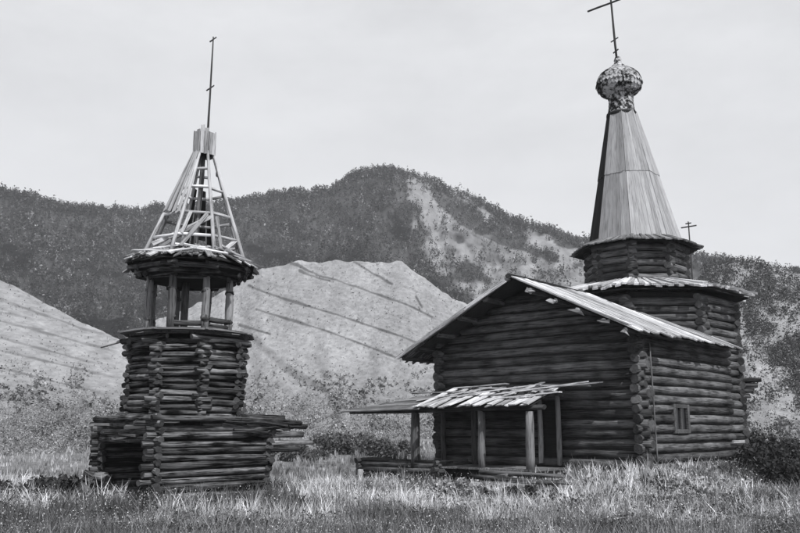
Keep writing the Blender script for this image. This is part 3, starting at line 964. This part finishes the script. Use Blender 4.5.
# porch
porch = new_obj("porch", box_mesh("porch", (-7.6, -2.0, -.28), (-2.3, -.15, -.12)), church, MAT['darkplank'])
DP = 2.0
for k in range(12):
    x = -7.45 + k * .43
    add_board("floor_board", porch, (x, -2.15, -.1), (x, -.12, -.1), .4, .06, MAT['greyplank'])
GP = [MAT['greyplank'], MAT['logend']]
for x, w, m_ in ((-7.45, .17, [MAT['log'], MAT['logend']]), (-4.6, .13, GP), (-2.76, .145, GP)):
    add_log("post", porch, (x, -DP, -.1), (x + .02, -DP, 1.72), w, w * .92, m_)
for x in (-7.55, -6.15): add_log("post", porch, (x, -.36, -.1), (x, -.36, 2.25), .10, .09, GP)
add_log("eave_beam", porch, (-10.7, -DP + .02, 1.78), (-2.2, -DP + .02, 1.84), .09, .085, [MAT['log'], MAT['logend']])
add_log("wall_beam", porch, (-8.1, -.34, 2.35), (-2.5, -.34, 2.42), .09, .085, [MAT['log'], MAT['logend']])
pr = new_obj("porch_roof", mesh_from("porch_roof", [(-7.3, -.25, 2.40), (-2.75, -.25, 2.46), (-2.55, -2.2, 1.86), (-7.3, -2.2, 1.84), (-7.3, -.25, 2.43), (-2.75, -.25, 2.49), (-2.55, -2.2, 1.89), (-7.3, -2.2, 1.87)],
             [(3, 2, 1, 0), (4, 5, 6, 7), (0, 1, 5, 4), (1, 2, 6, 5), (2, 3, 7, 6), (3, 0, 4, 7)], False), porch, MAT['darkplank'])
rd = random.Random(5)
x = -7.5
while x < -2.45:
    w = rd.uniform(.17, .26)
    sk = rd.uniform(-.25, .5)        # boards lie askew
    top = rd.uniform(-.45, -.05); bot = -2.35 + rd.uniform(-.2, .18)
    zt_ = 2.53 + .02 * rd.random() + (.04 if rd.random() > .6 else 0)
    add_board("plank", pr, (x + sk, top, zt_ + top * -.02), (x, bot, 1.87 + rd.uniform(0, .05)), w, .035, MAT['plank'], jit=.025, ends=.05)
    x += w * .98
for a, b in (((-5.7, -.5, 2.56), (-2.3, -1.2, 2.36)), ((-6.4, -1.5, 2.25), (-3.2, -.6, 2.6)), ((-5.0, -1.5, 2.22), (-1.35, -.75, 2.62)), ((-3.9, -1.2, 2.38), (-.95, -.7, 2.60)), ((-3.6, -.6, 2.58), (-1.5, -.5, 2.5)), ((-6.9, -.4, 2.6), (-4.6, -.5, 2.66)), ((-4.4, -2.2, 1.98), (-3.2, -.4, 2.66)),
             ((-4.2, -1.75, 2.14), (-2.0, -1.4, 2.3)), ((-7.6, -1.75, 2.12), (-5.2, -.55, 2.58)), ((-8.6, -.9, 2.44), (-6.3, -.9, 2.46))):
    add_board("loose_plank", pr, a, b, .17, .035, MAT['plank'], jit=.03, ends=.06)
# the left tongue of the porch roof: long boards lying along the eave
for j, (x0, x1, y, z) in enumerate(((-10.8, -7.0, -2.3, 1.80), (-10.55, -6.9, -2.05, 1.88), (-10.0, -6.9, -1.8, 1.97), (-9.5, -6.8, -1.55, 2.06), (-9.0, -6.8, -1.3, 2.15), (-8.5, -6.8, -1.05, 2.24))):
    add_board("long_board", pr, (x0, y, z), (x1, y, z + .06), .25, .04, MAT['greyplank'], up=(0, -.33, 1), jit=.02, ends=.1)
# log crib under the left end of the porch
crib = new_obj("porch_crib", box_mesh("porch_crib", (-10.05, -1.95, -.95), (-6.3, -.6, -.07)), porch, MAT['darkplank'])
for k in range(5):
    z = -.80 + k * .19
    add_log("log", crib, (-10.3 + rd.uniform(-.1, .25), -2.05, z), (-6.1 + rd.uniform(-.2, .1), -2.05 - rd.uniform(0, .06), z + .02), .10, .095, LM)
    add_log("log", crib, (-10.05, -2.3 + rd.uniform(-.1, .1), z + .09), (-10.05, -.5, z + .09), .10, .09, LM)
    add_log("log", crib, (-6.35, -2.3 + rd.uniform(-.1, .1), z + .09), (-6.35, -.5, z + .09), .10, .09, LM)
add_board("top_board", crib, (-10.3, -2.0, .08), (-6.0, -2.0, .06), .3, .05, MAT['darkplank'])
add_board("top_board", crib, (-10.15, -1.6, .085), (-6.2, -1.65, .065), .3, .05, MAT['darkplank'])
add_log("stump", crib, (-8.55, -1.9, .1), (-8.5, -1.9, .42), .06, .04, LM)
add_log("stump", crib, (-8.1, -1.8, .1), (-8.1, -1.8, .25), .06, .05, LM)
add_log("stump", crib, (-9.7, -2.45, -.7), (-9.72, -2.42, -.25), .12, .1, [MAT['palewood'], MAT['palewood']])
# step logs right of the porch
steps = new_obj("porch_steps", box_mesh("porch_steps", (-4.1, -2.55, -.6), (-1.7, -2.1, -.3)), porch, MAT['darkplank'])
for a, b, r_, m_ in (((-4.2, -2.65, -.14), (-1.3, -2.45, -.16), .07, 'greyplank'), ((-4.4, -2.85, -.28), (-1.25, -2.95, -.33), .075, 'log'), ((-4.0, -2.95, -.46), (-1.9, -3.1, -.45), .08, 'greyplank')):
    add_log("log", steps, a, b, r_, r_ * .9, [MAT[m_], MAT['logend']])
for j in range(9):      # rotten boards and billets thrown down on the steps
    x_, y_ = rd.uniform(-4.4, -.9), rd.uniform(-3.2, -2.3)
    a_ = rd.uniform(-.5, .5); l_ = rd.uniform(.3, .8)
    z_ = -.22 - (-2.3 - y_) * .3
    add_board("loose_plank", steps, (x_ - l_ * math.cos(a_), y_ - l_ * math.sin(a_), z_), (x_ + l_ * math.cos(a_), y_ + l_ * math.sin(a_), z_ + rd.uniform(-.05, .08)), rd.uniform(.08, .16), .05, MAT[rd.choice(('greyplank', 'palewood', 'log'))], jit=.04, ends=.08)
# pale pole nailed upright beside the corner
add_log("batten", sw, (.14, .62, -.2), (.13, .55, 3.9), .028, .022, [MAT['greyplank'], MAT['greyplank']])

# ------------------------------------------------------------------ bell tower
TZ = -.06
tower = thing("bell_tower", 'ruined log bell tower with open belfry and skeletal tent roof', 'tower', (TW_P[0], TW_P[1], TZ), TW_A)
TM = [MAT['towerlog'], MAT['logend']]
HS = 1.52                       # half side of the square base
TR, TD = .086, .172
ZB = 1.82                       # top of the base
sq = [(-HS, -HS), (HS, -HS), (HS, HS), (-HS, HS)]
baseo = new_obj("square_base", mesh_from("square_base",
    [(x * .96, y * .96, z) for z in (-.1, ZB - .08) for x, y in sq], [(0, 1, 5, 4), (1, 2, 6, 5), (2, 3, 7, 6), (4, 5, 6, 7)], False), tower, MAT['darkplank'])
for k in range(11):
    z = .0 + k * TD
    # front right face; the top logs run out far beyond the corner
    o2 = .10 + random.uniform(-.05, .12)
    if k >= 7: o2 = (.95, 1.4, 1.05, .7)[k - 7]
    edge_log(baseo, sq[0], sq[1], z, TR, (.2 + random.uniform(-.14, .16), o2), TM, (), 1)
    edge_log(baseo, sq[2], sq[3], z, TR, .25, TM)
    zz = z + TD / 2
    edge_log(baseo, sq[1], sq[2], zz, TR, .12 + random.uniform(-.14, .14), TM, (), 1)
    # left face: collapsed, open below the top rows
    if k >= 8:
        edge_log(baseo, sq[3], sq[0], zz, TR, (.25 + random.uniform(0, .4), .2 + random.uniform(-.1, .1)), TM, (), 1)
    elif k < 8:
        n_ = (.95, .8, .6, .6, .4, .3, .25, .2)[k]
        edge_log(baseo, sq[3], sq[0], zz + random.uniform(-.03, .03), TR, (.3, .2), TM, [(n_ + random.uniform(-.2, .15), 2.98)])
# fallen, tilted stubs in the collapsed corner
for j in range(11):
    x, y = -HS - random.uniform(.0, .75), random.uniform(-.3, 1.7)
    z = .1 + .75 * random.random() * (1 - (-HS - x))
    d = Vector((random.uniform(-.2, .35), -1, random.uniform(-.28, .05))).normalized() * random.uniform(.4, .8)
    add_log("fallen_log", baseo, Vector((x, y, z)) - d / 2, Vector((x, y, z)) + d / 2, .10, .085, [MAT['greyplank'] if j % 3 == 0 else MAT['towerlog'], MAT['logend']])
# loose logs lying on the right part of the top
for a, b in (((.2, -HS - .1, ZB + .10), (2.5, -HS - .05, ZB + .04)), ((.8, -HS + .4, ZB + .08), (2.9, -HS + .25, ZB - .05)), ((-1.7, -HS - .12, ZB + .13), (.9, -HS - .1, ZB + .12)),
             ((-HS - .1, 1.7, ZB + .13), (-HS - .1, -1.6, ZB + .15)), ((.9, -1.2, ZB + .2), (2.3, -1.1, ZB + .16))):
    add_log("loose_log", baseo, a, b, .08, .07, TM)

for j in range(9):
    x0_ = random.uniform(.2, 1.2); l_ = random.uniform(1.0, 1.9); z_ = ZB - random.uniform(-.12, .55); y_ = -HS + random.uniform(-.2, .5)
    add_board("loose_plank", baseo, (x0_, y_, z_), (x0_ + l_, y_ + random.uniform(-.2, .2), z_ + random.uniform(-.16, .06)), random.uniform(.07, .13), .05, MAT[random.choice(('greyplank', 'towerlog', 'log'))], jit=.04, ends=.12)
for j in range(7):
    z_ = ZB - random.uniform(-.1, .5); y_ = random.uniform(-1.2, 1.4)
    add_board("loose_plank", baseo, (-HS - random.uniform(.25, .6), y_, z_ + random.uniform(-.08, .04)), (-HS + .6, y_ + random.uniform(-.3, .3), z_), random.uniform(.08, .14), .06, MAT[random.choice(('greyplank', 'towerlog', 'log'))], jit=.04, ends=.12)

def tcor(rc, k, off=-30):
    # view angle off+45k from the camera direction, counter-clockwise = to the right in the picture
    a = R(-90 - 28 + off + 45 * k)
    return (rc * math.cos(a), rc * math.sin(a))
def toct(rc, off=-30): return [tcor(rc, k, off) for k in range(8)]
oc = toct(1.46)
Z1 = 3.90
ow = new_obj("octagon_wall", prism_mesh("octagon_wall", toct(1.37), ZB - .2, Z1), tower, MAT['darkplank'])
nrow = 13
OD = .156
for k in range(8):
    a, b = oc[k], oc[(k + 1) % 8]
    for r_ in range(nrow):
        z = ZB + .12 + (OD / 2 if k % 2 else 0) + r_ * OD
        ov = .15 + random.uniform(-.07, .09)
        if r_ >= nrow - 2: ov += .09 * (r_ - nrow + 3)
        edge_log(ow, a, b, z, .076, ov, TM, (), .6)
# deck boards on the octagon
deck = new_obj("deck", prism_mesh("deck", toct(1.5), Z1 + .10, Z1 + .16), tower, MAT['greyplank'])
for k in range(8):
    a, b = Vector(tcor(1.62, k)), Vector(tcor(1.62, k + 1))
    d = (b - a).normalized()
    a -= d * .1; b += d * .1
    add_board("deck_board", deck, (*a, Z1 + .17), (*b, Z1 + .17), .3, .045, MAT['greyplank'], jit=.02, ends=.1)
# a pale pole sticking out to the left
pl = Vector((math.cos(R(-118 - 88)), math.sin(R(-118 - 88)), 0))
add_log("pole", deck, pl * .9 + Vector((0, 0, Z1 + .25)), pl * 2.15 + Vector((0, 0, Z1 - .16)), .045, .04, [MAT['palewood'], MAT['palewood']])

# belfry: eight built-up posts, a rail, corbelled logs under the eave
Z2 = 5.44
PO = -25
bf = new_obj("belfry", prism_mesh("belfry", toct(.3), Z1 + .16, Z1 + .22), tower, MAT['darkplank'])
for k in range(8):
    c = Vector(tcor(1.08, k, PO))
    o = add_log("post", bf, (*c, Z1 + .18), (*c, Z2 + .1), .105, .095, [MAT['greyplank'], MAT['logend']])
    # built-up post: collars of darker wood round the shaft
    oi = o.matrix_basis.inverted()
    for j in (1, 4):
        z = Z1 + .3 + j * .24 + random.uniform(-.04, .04)
        add_log("collar", o, oi @ Vector((c.x, c.y, z - .05)), oi @ Vector((c.x, c.y, z + .04)), .108 + random.uniform(0, .02), .11, [MAT['log'], MAT['logend']])
add_log("centre_post", bf, (-.1, .12, Z1 + .18), (-.1, .12, Z2 + .3), .10, .1, LM)
for k in (0, 1, 3, 5, 6):
    a, b = tcor(1.08, k, PO), tcor(1.08, k + 1, PO)
    zr = Z1 + (.52 if k == 1 else .4)
    add_log("rail", bf, (*a, zr), (*b, zr), .075, .07, LM)
    if k in (1, 0): add_log("rail", bf, (*a, zr - .17), (*b, zr - .17), .07, .07, LM)
poval = new_obj("corbelled_crown", prism_mesh("corbelled_crown", toct(1.05, PO), Z2 + .04, Z2 + .34, True, toct(1.5, PO)), tower, MAT['darkplank'])
for r_ in range(3):
    rc = 1.08 + .2 * r_
    z = Z2 + .05 + r_ * .12
    for k in range(8):
        a, b = tcor(rc, k, PO), tcor(rc, k + 1, PO)
        edge_log(poval, a, b, z + (.05 if k % 2 else 0), .07, .2 + random.uniform(-.12, .2), TM, (), 1)

# flared skirt of broken planks
ZK = 5.93
v8i, v8o = toct(1.2, PO), toct(1.72, PO)
sk = new_obj("flared_eave", mesh_from("flared_eave", [(x, y, ZK + .16) for x, y in v8i] + [(x, y, ZK - .1) for x, y in v8o] + [(x, y, ZK + .19) for x, y in v8i] + [(x, y, ZK - .07) for x, y in v8o],
    [f for k in range(8) for f in ((8 + k, 8 + (k + 1) % 8, (k + 1) % 8, k), (16 + k, 16 + (k + 1) % 8, 24 + (k + 1) % 8, 24 + k), (8 + k, 24 + k, 24 + (k + 1) % 8, 8 + (k + 1) % 8))], False), tower, MAT['darkplank'])
for k in range(8):
    i0, i1 = Vector(tcor(1.1, k, PO)), Vector(tcor(1.1, k + 1, PO)); o0, o1 = Vector(tcor(1.84, k, PO)), Vector(tcor(1.84, k + 1, PO))
    n_ = 9
    for s in range(n_):
        if random.random() < .10: continue
        c = (s + .5) / n_
        pi_, po_ = i0.lerp(i1, c), o0.lerp(o1, c)
        e = random.uniform(-.32, .18)
        po_ = po_ + (po_ - pi_).normalized() * e
        tw = Vector((random.uniform(-.12, .12), random.uniform(-.12, .12)))
        zi = ZK + .27 + random.uniform(0, .05)
        add_board("plank", sk, (*(pi_ + tw), zi), (*po_, ZK - .06 + .3 * -e * .4 + random.uniform(-.03, .04)), .15, .03, MAT['greyplank'] if random.random() < .6 else MAT['plank'], jit=.05, ends=.1)
for j in range(16):      # boards slid down and lying across
    a = R(-118 + random.uniform(-80, 80)); rr = random.uniform(1.15, 1.65)
    c = Vector((rr * math.cos(a), rr * math.sin(a), ZK + .16 - (rr - 1.2) * .45 + .12))
    t_ = Vector((-math.sin(a), math.cos(a), random.uniform(-.15, .15))) * random.uniform(.3, .65)
    add_board("loose_plank", sk, c - t_, c + t_, .10, .03, MAT['plank'], up=(math.cos(a) * .5, math.sin(a) * .5, 1), jit=.02, ends=.04)

# skeletal tent
ZT0, ZT1 = 6.10, 9.04
RT0, RT1 = 1.36, .26
sh = Vector((math.cos(R(-118 + 90)), math.sin(R(-118 + 90))))    # towards the right of the picture
def tnt(k, s, z, ex=0):
    t = (z - ZT0) / (ZT1 - ZT0)
    rc = RT0 + (RT1 - RT0) * t + ex
    p, q = Vector(tcor(rc, k, PO)), Vector(tcor(rc, k + 1, PO))
    w = p.lerp(q, s) + sh * (.05 + .12 * t)
    return Vector((w.x, w.y, z))
tframe = new_obj("tent_frame", prism_mesh("tent_frame", toct(RT0 + .06, PO), ZT0 - .12, ZT0 - .04), tower, MAT['greyplank'])
for k in range(8):
    add_log("rafter", tframe, tnt(k, 0, ZT0 - .1), tnt(k, 0, ZT1 + .02), .05, .04, [MAT['palewood'], MAT['palewood']])
    for z in (6.55, 7.2, 7.95, 8.5):
        if z > 8.2 and k % 2: continue
        add_log("ring_beam", tframe, tnt(k, 0, z, -.03), tnt(k, 1, z + random.uniform(-.03, .03), -.03), .045, .04, [MAT['plank'], MAT['palewood']])
add_log("king_post", tframe, (*(sh * .03), ZT0 - .6), (*(sh * .17), ZT1 + .5), .07, .06, [MAT['towerlog'], MAT['logend']])
# boards still hanging on the left faces (upper part) and a few elsewhere
for k, slots in ((7, (0, 1, 2, 3)),):
    for s in slots:
        s0, s1 = s / 4 + .03, (s + .62) / 4
        zl = 7.22 + random.uniform(-.1, .1) if k == 7 else 7.9
        add_slab("board", tframe, tnt(k, s0, zl, .05), tnt(k, s0, ZT1, .05), tnt(k, s1, ZT1, .05), tnt(k, s1, zl + .03, .05), -.025, MAT['tentboard'], jit=.006, ends=.05)
for k in (4, 5, 6):
    for s in range(4):
        if random.random() < .55: continue
        zl = random.uniform(6.2, 7.4)
        s0, s1 = s / 4 + .02, (s + 1) / 4 - .02
        zt_ = random.choice((8.2, 7.6, 8.0))
        add_slab("board", tframe, tnt(k, s0, zl, .05), tnt(k, s0, zt_, .05), tnt(k, s1, zt_, .05), tnt(k, s1, zl, .05), -.025, MAT['darkplank'], jit=.006, ends=.05)
for (k0, s0, z0_), (k1, s1, z1_) in (((7, .25, 6.35), (0, .95, 7.05)), ((7, .5, 6.2), (0, .6, 6.85)), ((0, .2, 6.22), (0, .85, 7.15)), ((1, .3, 6.15), (2, .1, 6.65)), ((2, .1, 6.7), (2, .9, 6.2)), ((0, .15, 6.6), (0, .3, 7.2)), ((1, .25, 6.2), (1, .2, 7.1)), ((2, .3, 6.2), (2, .35, 7.2))):
    p_, q_ = tnt(k0, s0, z0_, .02), tnt(k1, s1, z1_, .02)
    add_board("loose_board", tframe, p_, q_, random.uniform(.07, .12), .03, MAT[random.choice(('greyplank', 'palewood', 'plank'))], up=(math.cos(R(-118)), math.sin(R(-118)), .3), jit=.02, ends=.05)
# cap of pale boards, spindle pole
cc = sh * .17
cap = new_obj("cap", prism_mesh("cap", [(x + cc.x, y + cc.y) for x, y in toct(.24, PO)], ZT1 - .02, ZT1 + .6), tower, MAT['darkplank'])
for k in range(8):
    a, b = Vector(tcor(.29, k, PO)) + cc, Vector(tcor(.29, k + 1, PO)) + cc
    top = ZT1 + .58 + random.uniform(-.04, .06)
    n_ = 2
    for s in range(n_):
        p, q = a.lerp(b, s / n_ + .02), a.lerp(b, (s + 1) / n_ - .02)
        tt = top + random.uniform(-.04, .04) + (.14 if (k == 0 and s == 0) else 0)
        add_slab("board", cap, (*p, ZT1 - .06), (*p, tt), (*q, tt), (*q, ZT1 - .06), -.03, MAT['palewood'], jit=.003, ends=.01)
sp0, sp1 = Vector((*(cc + sh * .07), ZT1 + .4)), Vector((*(cc + sh * .10), 12.5))
spire = add_log("spindle", tower, sp0, sp1, .035, .018, [MAT['iron'], MAT['iron']])
si = spire.matrix_basis.inverted()
for zz, l_ in ((10.97, .1), (12.42, .09)):
    c = sp0.lerp(sp1, (zz - sp0.z) / (sp1.z - sp0.z)); d = Vector((sh.x, sh.y, .9)) * l_
    add_log("spindle_pin", spire, si @ (c - d), si @ (c + d), .022, .018, [MAT['iron'], MAT['iron']])

# ------------------------------------------------------------------ fallen timber on the ground
def ground_log(px, dist, ang, length, r, mat, label, up_=0.0):
    x, y = gpt(px, dist)
    d = Vector((math.cos(ang), math.sin(ang), 0)) * length / 2
    p, q = Vector((x, y, 0)) - d, Vector((x, y, 0)) + d
    p.z = float(ground_z(p.x, p.y)) + r * .8 + up_; q.z = float(ground_z(q.x, q.y)) + r * .8
    t = add_log("fallen_log", None, p, q, r, r * .85, [MAT[mat], MAT['logend']])
    return tag(t, label, "log", "fallen logs in the grass")
ground_log(640, 24.6, -.6, 2.2, .09, 'greyplank', 'weathered log lying at the near corner of the church')
ground_log(600, 24.2, -.25, 2.6, .08, 'greyplank', 'weathered log lying between the porch steps and the church corner')
ground_log(705, 27.6, .5, 2.4, .09, 'greyplank', 'weathered log lying below the church window wall')
ground_log(70, 23.0, .3, 1.6, .08, 'towerlog', 'dark log in the grass left of the bell tower')
ground_log(118, 20.3, .9, 1.3, .09, 'greyplank', 'short pale log below the collapsed corner of the bell tower')
ground_log(287, 22.5, .15, 1.5, .07, 'towerlog', 'dark log in the grass at the right foot of the bell tower')

# ------------------------------------------------------------------ grass
def in_buildings(x, y):
    u, w = church_local(x, y)
    b = (u > -8.2) & (u < .2) & (w > -.1) & (w < 12)
    b |= (u > -10.1) & (u < -2.3) & (w > -2.15) & (w <= -.1)
    c, s = math.cos(-TW_A), math.sin(-TW_A)
    dx, dy = x - TW_P[0], y - TW_P[1]
    tx, ty = dx * c - dy * s, dx * s + dy * c
    b |= (np.abs(tx) < 1.65) & (np.abs(ty) < 1.65)
    return b

def blades(name, n, ymin, ymax, hmin, hmax, wid, tone_f, label, lean=.35, bias=1.0, keep=None):
    nc = max(n // 26, 1)                       # tussocks: most blades spring from a shared root
    cy = ymin + (ymax - ymin) * rng.random(nc) ** bias
    cx = (rng.random(nc) * 2 - 1) * (cy * .53 + 1.5)
    cid = rng.integers(0, nc, n)
    loose = rng.random(n) < .3
    sg = .03 + .05 * rng.random(nc)
    x = cx[cid] + rng.normal(size=n) * np.where(loose, .4, sg[cid]); y = cy[cid] + rng.normal(size=n) * np.where(loose, .4, sg[cid])
    ctone = .5 + 1.0 * rng.random(nc); chgt = .55 + .8 * rng.random(nc)
    ok = ~in_buildings(x, y)
    if keep is not None: ok &= keep(x, y)
    x, y, cid, loose = x[ok], y[ok], cid[ok], loose[ok]; n = len(x)
    z = ground_z(x, y) - .01
    patch = fbm(x * .8 + 3, y * .8, 3)
    h = (hmin + (hmax - hmin) * rng.random(n) ** 1.4) * (.5 + .9 * patch) * np.where(loose, .75, chgt[cid])
    a = rng.random(n) * 6.283
    w = wid * (y / 16) * (.6 + .8 * rng.random(n))
    tx, ty = np.cos(a) * w / 2, np.sin(a) * w / 2
    la = rng.random(n) * 6.283; lm = h * lean * rng.random(n)
    lx, ly = np.cos(la) * lm, np.sin(la) * lm
    V = np.empty((n, 5, 3))
    V[:, 0] = np.stack([x - tx, y - ty, z], 1); V[:, 1] = np.stack([x + tx, y + ty, z], 1)
    V[:, 2] = np.stack([x + lx * .35 - tx * .85, y + ly * .35 - ty * .85, z + h * .58], 1)
    V[:, 3] = np.stack([x + lx * .35 + tx * .85, y + ly * .35 + ty * .85, z + h * .58], 1)
    V[:, 4] = np.stack([x + lx, y + ly, z + h], 1)
    b = np.arange(n) * 5
    F = np.concatenate([np.stack([b, b + 1, b + 3], 1), np.stack([b, b + 3, b + 2], 1), np.stack([b + 2, b + 3, b + 4], 1)])
    tone = np.repeat(tone_f(x, y, n) * np.where(loose, .7, ctone[cid]), 5)
    me = np_mesh(name, V.reshape(-1, 3), F, tone)
    o = new_obj(name, me, None, MAT['grass'])
    return tag(o, label, None, kind='stuff')

def g_tone(x, y, n):
    p = sstep(.38, .62, fbm(x * .45 + 11, y * .7 + 2, 4)) * (.25 + .75 * sstep(16.3, 18.2, y + 1.6 * fbm(x * .5, y * .5 + 4, 3) - .8))
    return (.12 + .60 * p) * (.5 + .9 * rng.random(n))
blades("grass", 270000, 11.5, 32, .10, .56, .011, g_tone, 'pale tall meadow grass in front of the buildings', lean=.75, bias=1.1)
blades("grass", 60000, 30, 62, .15, .4, .018, lambda x, y, n: (.16 + .22 * sstep(.35, .65, fbm(x * .2, y * .25, 4))) * (.6 + .8 * rng.random(n)), 'shorter grass on the meadow behind the buildings')
def near_buildings(x, y):
    u, w = church_local(x, y)
    d1_ = np.hypot(np.maximum(np.maximum(-10.1 - u, u - .1), 0), np.maximum(np.maximum(-2.9 - w, w - 10), 0))
    d2_ = np.hypot(x - TW_P[0], y - TW_P[1]) - 1.9
    return (np.minimum(d1_, np.maximum(d2_, 0)) < .9) & (rng.random(len(x)) < .25 + .75 * sstep(.4, .6, fbm(x * .9, y * .9, 3)))
blades("weeds", 130000, 16, 34, .12, .42, .016, lambda x, y, n: (.05 + .3 * sstep(.35, .65, fbm(x * .8 + 5, y * .8, 3))) * (.5 + .9 * rng.random(n)), 'tall weeds crowding the foot of the church and bell tower', lean=.6, keep=near_buildings)
# dark broad-leaved weeds, thickest in the foreground
blades("weeds", 60000, 11.5, 27, .08, .26, .05, lambda x, y, n: .035 + .06 * rng.random(n), 'dark broad-leaved weeds low among the foreground grass', lean=.9, bias=1.5,
       keep=lambda x, y: rng.random(len(x)) < (.25 + .75 * sstep(.45, .6, fbm(x * .5 + 40, y * .5 + 9, 4))) * (1.1 - .6 * sstep(14.5, 19, y)))

# small leaves, flower heads and seed heads mixed through the grass
def leaf_litter(name, n, ymin, ymax, zmin, zmax, size, tone_f, label, keep):
    y = ymin + (ymax - ymin) * rng.random(n) ** 1.25; x = (rng.random(n) * 2 - 1) * (y * .53 + 1.5)
    ok = ~in_buildings(x, y); ok &= rng.random(n) < keep(x, y)
    x, y = x[ok], y[ok]; n = len(x)
    C = np.stack([x, y, ground_z(x, y) + zmin + (zmax - zmin) * rng.random(n) ** .8 * (.4 + fbm(x * 1.5, y * 1.5, 3))], 1)
    d1 = rng.normal(size=(n, 3)); d1 /= np.linalg.norm(d1, axis=1)[:, None]
    d2 = np.cross(d1, rng.normal(size=(n, 3))); d2 /= np.linalg.norm(d2, axis=1)[:, None]
    sz = (size * (y / 16) * (.5 + rng.random(n)))[:, None]
    V = np.stack([C - d1 * sz, C - d2 * sz * .5, C + d1 * sz, C + d2 * sz * .5], 1).reshape(-1, 3)
    o = new_obj(name, np_mesh(name, V, np.arange(4 * n).reshape(-1, 4), np.repeat(tone_f(x, y, n), 4)), None, MAT['leaf'])
    return tag(o, label, None, kind='stuff')
leaf_litter("weeds", 170000, 13.5, 24, .0, .36, .026, lambda x, y, n: .025 + .05 * rng.random(n), 'dark leafy undergrowth in the foreground meadow',
            lambda x, y: sstep(.44, .56, fbm(x * .42 + 70, y * .6 + 9, 4)) * (1.0 - .75 * sstep(16.5, 20, y)) + .08 + .8 * (1 - sstep(16.0, 17.6, y)))
leaf_litter("wildflowers", 60000, 12, 30, .12, .46, .014, lambda x, y, n: .3 + .4 * rng.random(n), 'pale flower and seed heads through the meadow',
            lambda x, y: .15 + .85 * sstep(.45, .6, fbm(x * .6 + 20, y * .6 + 33, 4)))
# chips, stones and rotten wood along the foot of the church
nr_ = 1500
uu = rng.uniform(-9, 2.5, nr_); ww = np.where(rng.random(nr_) < .6, rng.uniform(-4.2, -.3, nr_), rng.uniform(-.5, 7, nr_))
uu = np.where(ww > -.3, rng.uniform(.2, 2.2, nr_), uu)
X = CH_N[0] + CH_X[0] * uu + CH_Y[0] * ww; Y = CH_N[1] + CH_X[1] * uu + CH_Y[1] * ww
okr = ~in_buildings(X, Y); X, Y = X[okr], Y[okr]
Pr = np.stack([X, Y, ground_z(X, Y) - .02], 1)
tufts("rubble", Pr, rng.uniform(.12, .34, len(X)), rng.uniform(.06, .4, len(X)), 'chips and rotten wood strewn along the foot of the church', spread=.9, q=7, leafs=.6)

# ------------------------------------------------------------------ thin summer haze in the valley
hz = new_obj("haze", box_mesh("haze", (-1500, -1500, -4), (1500, 1500, 190)), None)
tag(hz, 'thin pale haze softening the far wooded mountain', None, kind='stuff')
hm_ = bpy.data.materials.new("haze"); hm_.use_nodes = True
hn = hm_.node_tree.nodes; hn.remove(hn['Principled BSDF'])
pv = hn.new("ShaderNodeVolumePrincipled")
pv.inputs['Color'].default_value = (.96, .97, 1, 1); pv.inputs['Density'].default_value = .00032; pv.inputs['Anisotropy'].default_value = 0
hm_.node_tree.links.new(pv.outputs[0], hn['Material Output'].inputs['Volume'])
hz.data.materials.append(hm_)
